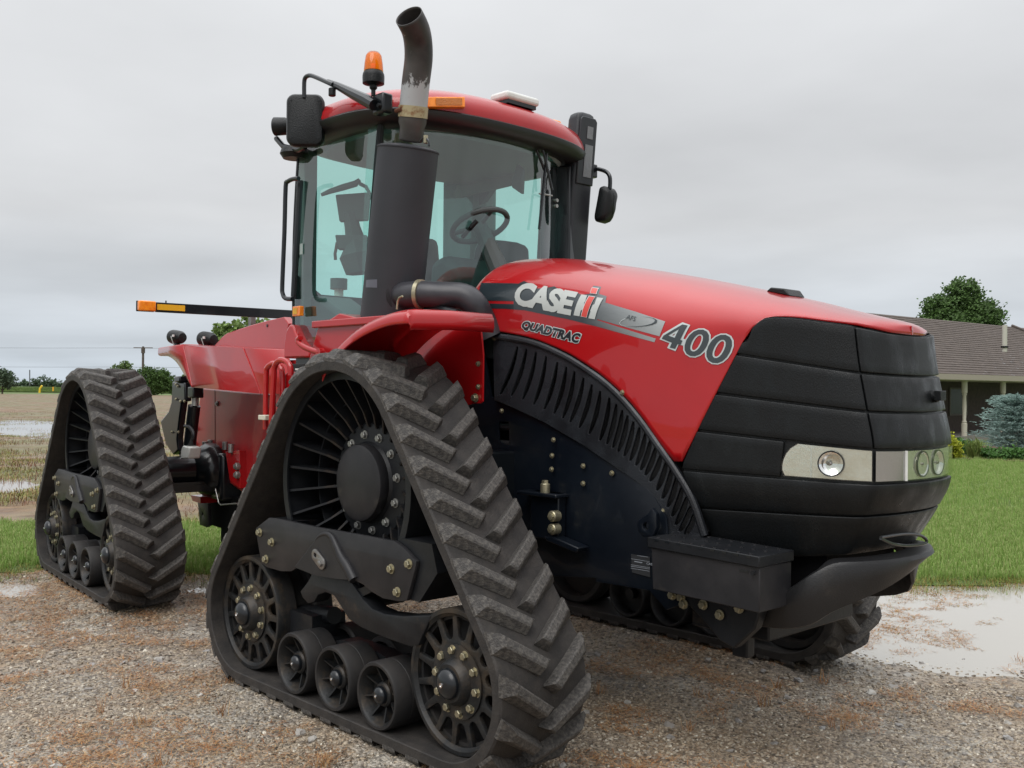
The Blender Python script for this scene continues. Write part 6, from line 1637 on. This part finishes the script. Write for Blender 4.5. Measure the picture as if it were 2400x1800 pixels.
# elbow to the engine
ep = smooth_pts([(-0.49,-0.8,2.206),(-0.293,-0.86,2.184),(-0.17,-0.84,2.183),(-0.065,-0.78,2.176),(0.026,-0.71,2.168),(0.073,-0.67,2.124),(0.078,-0.62,2.052),(0.102,-0.58,1.958)], 4)
b = MB(); b.tube(ep, [.070] * len(ep), 26); elb = b.build('exhaust_elbow', mat('elbow_heat_paint', (.025, .025, .031), .38, col2=(.045, .044, .050), nscale=5, bump=.06, bscale=60), muf)
b = MB(); b.lathe([(.06, -.045), (.092, -.04), (.092, .04), (.06, .045)], Vector(ep[3]), (Vector((0, 0, 1)), (Vector(ep[4]) - Vector(ep[3])).normalized().cross(Vector((0, 0, 1))), (Vector(ep[4]) - Vector(ep[3])).normalized()), 28, True); b.build('elbow_collar', 'grey_paint', muf)
dd = (Vector(ep[9]) - Vector(ep[8])).normalized(); uu = dd.orthogonal().normalized()
b = MB(); b.lathe([(.068, -.012), (.078, -.011), (.078, .011), (.068, .012)], Vector(ep[8]), (uu, dd.cross(uu), dd), 28, True); b.build('band_clamp', 'brass', muf)
b = MB(); b.tube([(-0.14,-0.98,2.16),(-0.168,-0.98,2.153),(-0.181,-0.98,2.135),(-0.185,-0.98,2.113),(-0.187,-0.98,2.094)], .006, 8); b.build('sensor_wire', 'brass', muf)
b = MB(); b.tube([(-0.19,-0.8,2.102),(-0.082,-0.8,2.105),(0.005,-0.8,2.092),(0.091,-0.8,2.074)], .018, 8); b.build('hose', 'black_paint', muf)

# ------------------------------------------------------------------ step area between cab and rear frame
def rails(q, r_, m='red', nm='handrail', par=None, n=10): b = MB(); b.tube(smooth_pts(q, 3), r_, n); return b.build(nm, m, par or tractor)
hr = rails([(-1.491,-1.0,1.421),(-1.491,-1.0,1.515),(-1.488,-1.0,1.753),(-1.475,-1.0,1.8),(-1.425,-1.0,1.823),(-1.37,-1.0,1.823),(-1.316,-1.0,1.799),(-1.297,-1.0,1.752),(-1.292,-1.0,1.613)], .017)
rails([(-1.313,-1.06,1.428),(-1.31,-1.06,1.52),(-1.292,-1.06,1.751),(-1.284,-1.06,1.802),(-1.249,-1.06,1.834),(-1.197,-1.06,1.842),(-1.135,-1.06,1.827),(-1.105,-1.06,1.796),(-1.101,-1.06,1.751)], .018)
b = MB(); q0, q1 = (-1.476,-1.02,1.511), (-1.391,-1.02,1.481); b.boxb((q0[0], -1.06, q1[2]), (q1[0], -.99, q0[2])); b.build('reflector_tab', mat('cream_tab', (.55, .52, .42), .5), hr, bevel=.004)
# red cab corner piece and ledge
b = MB(); cbx = [(-1.522,1.862),(-1.524,1.95),(-1.499,2.036),(-1.454,2.076),(-1.418,2.062),(-1.344,1.964),(-1.282,1.924),(-1.221,1.914),(-1.22,1.862),(-1.316,1.864)]
b.prism(cbx, -.86, -.55); add(b, 'cab_corner', 'red', bevel=.012)
b = MB(); q0, q1 = (-1.406,-0.88,1.826), (-1.249,-0.88,1.777); b.boxb((q0[0], -.88, q1[2]), (q1[0], -.78, q0[2])); sc_ = add(b, 'service_socket', 'black_plastic', bevel=.004)
b = MB(); b.boxb((q0[0] + .06, -.883, q1[2] + .01), (q0[0] + .10, -.879, q1[2] + .02)); b.build('socket_print', 'white', sc_)
b = MB(); sb = [(-1.31,1.613),(-1.304,1.757),(-1.269,1.776),(-1.113,1.77),(-1.138,1.747),(-1.215,1.692),(-1.301,1.613)]; b.prism(sb, -.98, -.75); st_ = add(b, 'step_box', 'red', bevel=.005)
b = MB(); b.boxb((-1.9, -.70, .85), (-.9, .70, 1.86)); add(b, 'cab_underframe', 'red_dull', bevel=.02)

# ------------------------------------------------------------------ rear frame (turned with the articulation joint)
def rear(b, nm, m, par=None, **k):
    o = b.build(nm, m, par or tractor, **k)
    if par is None: o.matrix_local = MR
    return o
def ry(l): return l
FL = [(0.457,2.013),(1.668,1.953),(1.979,1.635),(0.674,1.674),(0.525,1.78),(0.388,1.96)]
# tank / side face
tk = [(-0.435,1.665),(0.853,1.626),(1.106,1.621),(1.119,1.072),(0.523,0.813),(0.304,0.859),(-0.658,1.016),(-0.633,1.087),(-0.574,1.305)]
b = MB(); b.prism(tk, -.32, .62); tank = rear(b, 'rear_tank', 'red_dull', bevel=.01)
for q in [(-0.516,-0.33,1.3),(-0.556,-0.33,1.165),(-0.586,-0.33,1.036)]: place(BOLT_Z, 'bolt', tank, Matrix.Translation(q))
q = (-0.034,-0.325,1.534); b = MB(); b.cyl(q, .022, .02, 'Y', 16, .003); b.cyl((q[0], q[1] - .008, q[2]), .010, .02, 'Y', 12); b.build('lock', 'zinc', tank)
sl = [(-0.103,-0.322,1.653),(-0.084,-0.322,1.135)]
b = MB(); b.tube(sl, .0022, 4); b.build('panel_seam', 'black_paint', tank)
# flared fender panel above it
tl, tr, br_, bl_, k1, k2 = FL
b = MB()
yo, yin = -.80, -.62
top_edge = [(0.457,2.013),(1.109,1.983),(1.668,1.953),(2.367,1.921)]
bot_edge = [(0.674,1.674),(1.373,1.654),(1.973,1.635),(2.576,1.641)]
b.grid([[(a, -.80, c) for a, c in top_edge], [(a * .5 + e_ * .5, -.80, c * .5 + f_ * .5) for (a, c), (e_, f_) in zip(top_edge, bot_edge)], [(a, -.80, c) for a, c in bot_edge], [(a, -.31, c + .002) for a, c in bot_edge]])
b.grid([[(a, -.80, c) for a, c in top_edge], [(a, -.30, c + .012) for a, c in top_edge]])
flare = rear(b, 'rear_fender', 'red', solid=.008, off=-1, bevel=.0)
# curved front lip of the flare that sweeps back over the track
lip = [((0.457,2.013),(0.388,1.96)),((0.457,2.013),(0.388,1.96))]
o_ = [(0.665,-0.8,1.676),(0.56,-0.8,1.767),(0.488,-0.8,1.841),(0.397,-0.8,1.929),(0.457,-0.8,2.013)]
e0 = [(-0.1,-0.806,1.943),(-0.1,-0.738,1.938),(-0.1,-0.692,1.923),(-0.1,-0.646,1.882),(-0.1,-0.626,1.839)]
lipT = [(0.97,-0.98,1.991),(0.742,-0.98,1.993),(0.494,-0.98,1.992),(0.411,-0.98,1.979),(0.407,-0.98,1.948),(0.432,-0.98,1.923),(0.55,-0.98,1.916),(0.639,-0.98,1.914),(0.727,-0.98,1.902),(0.814,-0.98,1.88),(0.874,-0.98,1.85)]
lipT = [(q[0], q[2]) for q in lipT]
lo = [(0.388,1.96),(0.488,1.841),(0.56,1.761),(0.665,1.676),(0.614,1.701),(0.526,1.768),(0.436,1.83),(0.355,1.862)]
P0 = Vector((0.457,-0.8,2.013)); P1 = Vector((0.674,-0.8,1.674))
A = [P0, P0.lerp(P1, .2), P0.lerp(P1, .45), P0.lerp(P1, .72), P1]
Bq = [Vector((-0.42,-0.705,2.01)), Vector((-0.42,-0.701,1.951)), Vector((-0.38,-0.631,1.945)), Vector((-0.2,-0.614,1.88)), Vector((0.22,-0.679,1.739))]
A2 = smooth_pts(A, 4); B2 = smooth_pts(Bq, 4)
b = MB(); b.grid([A2, [Vector(a).lerp(Vector(c), .5) + Vector((0, 0, .006)) for a, c in zip(A2, B2)], B2])
rear(b, 'fender_lip', 'red', solid=.01, off=0)
b = MB(); b.grid([[P0, Bq[0]], [P0 + Vector((.0, .5, .0)), Bq[0] + Vector((0, .4, 0))]]); rear(b, 'fender_top', 'red', solid=.01, off=0)
# recessed pressing line
b = MB(); b.tube([(1.675,-0.803,1.953),(1.833,-0.803,1.795),(1.982,-0.803,1.635)], .004, 6); b.build('panel_fold', 'red_dull', flare)
# sloping upper panel
up = [(0.603,2.005),(0.779,2.072),(0.873,2.097),(1.304,2.136),(1.647,2.159),(1.904,2.169),(1.979,2.119),(1.936,1.938)]
b = MB(); b.prism(up, -.605, -.55); upo = rear(b, 'rear_upper_panel', 'red', bevel=.006)
b = MB(); b.prism([(q[0], q[1] - .01) for q in up], -.55, .58); rear(b, 'rear_deck', 'red', bevel=.01)
q = (1.63,-0.608,2.121); b = MB(); b.cyl(q, .011, .004, 'Y', 12); b.build('panel_hole', 'black_paint', upo)
# work lamps on the flare
def worklamp(c):
    c = Vector(c); L = MB(); ax_ = Vector((-.96, -.25, .08)).normalized(); u2 = ax_.orthogonal().normalized(); v2 = ax_.cross(u2)
    L.lathe([(0, -.085), (.040, -.080), (.055, -.05), (.060, 0), (.062, .055), (.058, .075), (.0, .078)], c, (u2, v2, ax_), 24)
    o = rear(L, 'work_lamp', 'black_plastic', smooth=50)
    b = MB(); b.tube([c + Vector((0, 0, -.045)), c + Vector((0, 0, -.10))], [.022, .034], 12); b.build('lamp_foot', 'black_paint', o)
    b = MB(); b.tube(smooth_pts([c + Vector((.02, -.062, .005)), c + Vector((.05, -.066, -.02)), c + Vector((.065, -.05, -.08))], 3), .004, 6); b.build('lamp_wire', 'zinc', o)
    b = MB(); b.boxb(c + Vector((.045, -.062, .0)), c + Vector((.07, -.05, .018))); b.build('sticker', 'white', o)
worklamp((-0.25,-0.603,2.105)); worklamp((0.45,-0.595,2.064))
# width marker bar across the back
c0_ = [(0.25,-0.955,2.355),(0.25,-0.954,2.276),(0.25,-0.083,2.345),(0.25,-0.082,2.251)]
ya, yb = c0_[0][1], 1.15; zt, zb_ = c0_[0][2], c0_[1][2]
b = MB(); b.boxb((.235, ya, zb_), (.262, yb, zt)); bar = rear(b, 'width_marker_bar', 'black_paint', bevel=.003)
l0 = (0.25,-1.096,2.356); b = MB(); b.boxb((.24, l0[1], zb_ + .002), (.285, ya - .004, zt + .006)); b.build('amber_lamp', 'orange', bar, bevel=.010)
b = MB(); b.boxb((.22, l0[1] - .004, zb_ + .0), (.24, ya - .004, zt + .006)); b.build('lamp_body', 'black_plastic', bar, bevel=.004)
r0_, r1_ = (0.263,-0.946,2.339), (0.263,-0.72,2.288); b = MB(); b.boxb((.2625, r0_[1], zb_ + .018), (.265, r1_[1], zt - .014)); b.build('reflector', 'yellow', bar)
b = MB(); b.boxb((.24, yb + .004, zb_), (.285, yb + .15, zt)); b.build('amber_lamp', 'orange', bar, bevel=.010)
q = (0.25,-0.871,2.366); b = MB(); b.cyl((.25, q[1], zt + .008), .006, .02, 'Z', 8); b.build('bar_screw', 'black_paint', bar)
b = MB(); b.boxb((.2, -0.151, zb_ - .12), (.26, -0.108, zb_)); b.build('bar_bracket', 'steel', bar)
# amber side light seen by the door glass
q0, q1 = (-1.408,-0.86,2.181), (-1.321,-0.86,2.12)
b = MB(); b.boxb((q0[0], -.87, q1[2]), (q1[0], -.84, q0[2])); o = add(b, 'marker_lamp', 'orange', bevel=.004)
b = MB(); b.boxb((q0[0] + .012, -.873, q1[2] + .012), (q1[0] - .03, -.870, q0[2] - .012)); b.build('inner_lens', 'yellow', o)
# rear axle
b = MB(); b.tube([(0, -1.05, .97), (0, -.38, .97)], [.115, .13], 28); ax1 = rear(b, 'rear_axle', 'black_paint', smooth=40)
b = MB(); b.lathe([(.13, -.06), (.15, -.05), (.20, .02), (.225, .06), (.225, .15), (.19, .18)], (0, -.50, .97), 'Y', 12, False); b.build('axle_flange', 'black_paint', ax1)
b = MB(); b.boxb((-.12, -1.0, .86), (.16, -.44, .885)); b.boxb((.13, -1.0, .80), (.16, -.44, .885)); b.build('axle_tray', 'black_paint', ax1, bevel=.004)
b = MB(); b.boxb((-.22, -.40, .72), (.26, .40, 1.12)); b.build('axle_housing', 'black_paint', ax1, bevel=.03)
for dx in (-.17, .17):
    q = (.0 + dx, -.33, 1.18); b = MB(); b.cyl(q, .026, .07, 'Z', 16, .004); b.build('axle_bolt', 'zinc', ax1)
brk = [(0.296,1.139),(0.589,1.164),(0.618,0.857),(0.446,0.894),(0.398,0.907)]
b = MB(); b.prism(brk, -.38, -.30); bk = b.build('axle_bracket', 'red', tank, bevel=.004)
for q in [(0.581,-0.39,1.035),(0.583,-0.39,0.966)]:
    b = MB(); b.cyl(q, .030, .035, 'Y', 20, .004); b.lathe([(.020, -.016), (.020, -.028), (.015, -.030)], q, 'Y', 6); b.build('bracket_bolt', 'zinc', bk)
for q in [(-0.141,-0.39,1.166),(0.448,-0.39,1.174)]:
    b = MB(); b.cyl(q, .024, .075, 'Z', 18, .004); b.build('bracket_bolt', 'zinc', bk)
b = MB(); b.tube([(0.268,-0.45,0.828),(0.345,-0.45,0.72),(0.391,-0.45,0.709),(0.714,-0.45,0.751)], .006, 8); b.build('steel_rod', 'zinc', ax1)
b = MB(); b.boxb((-.30, -.30, .46), (.5, .34, .76)); b.boxb((-.25, -.20, .30), (.3, .2, .45)); rear(b, 'drawbar_housing', 'vent_black', bevel=.01)
dr = [(-0.319,0.66),(-0.074,0.67),(-0.049,0.482),(-0.104,0.462),(-0.259,0.467)]
b = MB(); b.plate([dr, circle(-0.192, 0.569, .013, 10)], -.37, .03, 'Y', .003); rear(b, 'drawbar_strap', 'grey_paint')
b = MB(); b.prism([(-0.314,0.725),(-0.077,0.733),(-0.075,0.676),(-0.262,0.68)], -.45, .2); rear(b, 'rear_crossbar', 'red')
# three point lift arm, cylinder
arm_o = [(-0.206,1.721),(0.098,1.713),(0.114,1.558),(0.026,1.549),(-0.025,1.407),(-0.077,1.233),(-0.04,1.14),(-0.164,1.094),(-0.353,1.172),(-0.403,1.234),(-0.504,1.369),(-0.291,1.464),(-0.224,1.545)]
b = MB(); b.prism(arm_o, -.66, -.60); la = rear(b, 'lift_arm', 'black_paint', bevel=.012)
for q in [(-0.086,-0.665,1.696),(-0.04,-0.665,1.681),(-0.082,-0.665,1.571),(0.031,-0.665,1.555),(0.127,-0.665,1.557),(-0.177,-0.665,1.289),(-0.013,-0.665,1.295)]: place(BOLT_S, 'bolt', la, Matrix.Translation(q))
b = MB(); b.box((-0.035,-0.62,1.74), (.14, .12, .05)); b.build('arm_head', 'black_paint', la, bevel=.012)
b = MB(); b.tube([(0.361,-0.66,1.652),(0.354,-0.66,1.524)], .028, 14); cyl_ = rear(b, 'lift_rod', 'zinc')
b = MB(); b.tube([(0.333,-0.66,1.524),(0.236,-0.66,1.194)], .050, 16); b.build('lift_cylinder', 'black_paint', cyl_)
b = MB(); b.box((0.362,-0.66,1.633), (.13, .09, .09)); b.build('rod_head', 'black_paint', cyl_, bevel=.01)
b = MB(); b.prism([(0.241,1.196),(0.401,1.189),(0.372,1.097),(0.19,1.083),(0.198,1.156)], -.72, -.62); b.build('clevis', 'white', cyl_, bevel=.01)
b = MB(); b.tube(smooth_pts([(0.236,-0.7,1.355),(0.343,-0.7,1.351),(0.429,-0.7,1.302),(0.43,-0.7,1.257)], 3), .014, 8); b.build('hose', 'grey_paint', cyl_)
b = MB(); b.tube(smooth_pts([(-0.377,-0.58,1.218),(-0.328,-0.58,1.164),(-0.188,-0.58,1.115),(-0.118,-0.58,1.072)], 3), .03, 10); b.build('stabiliser', 'steel', la)
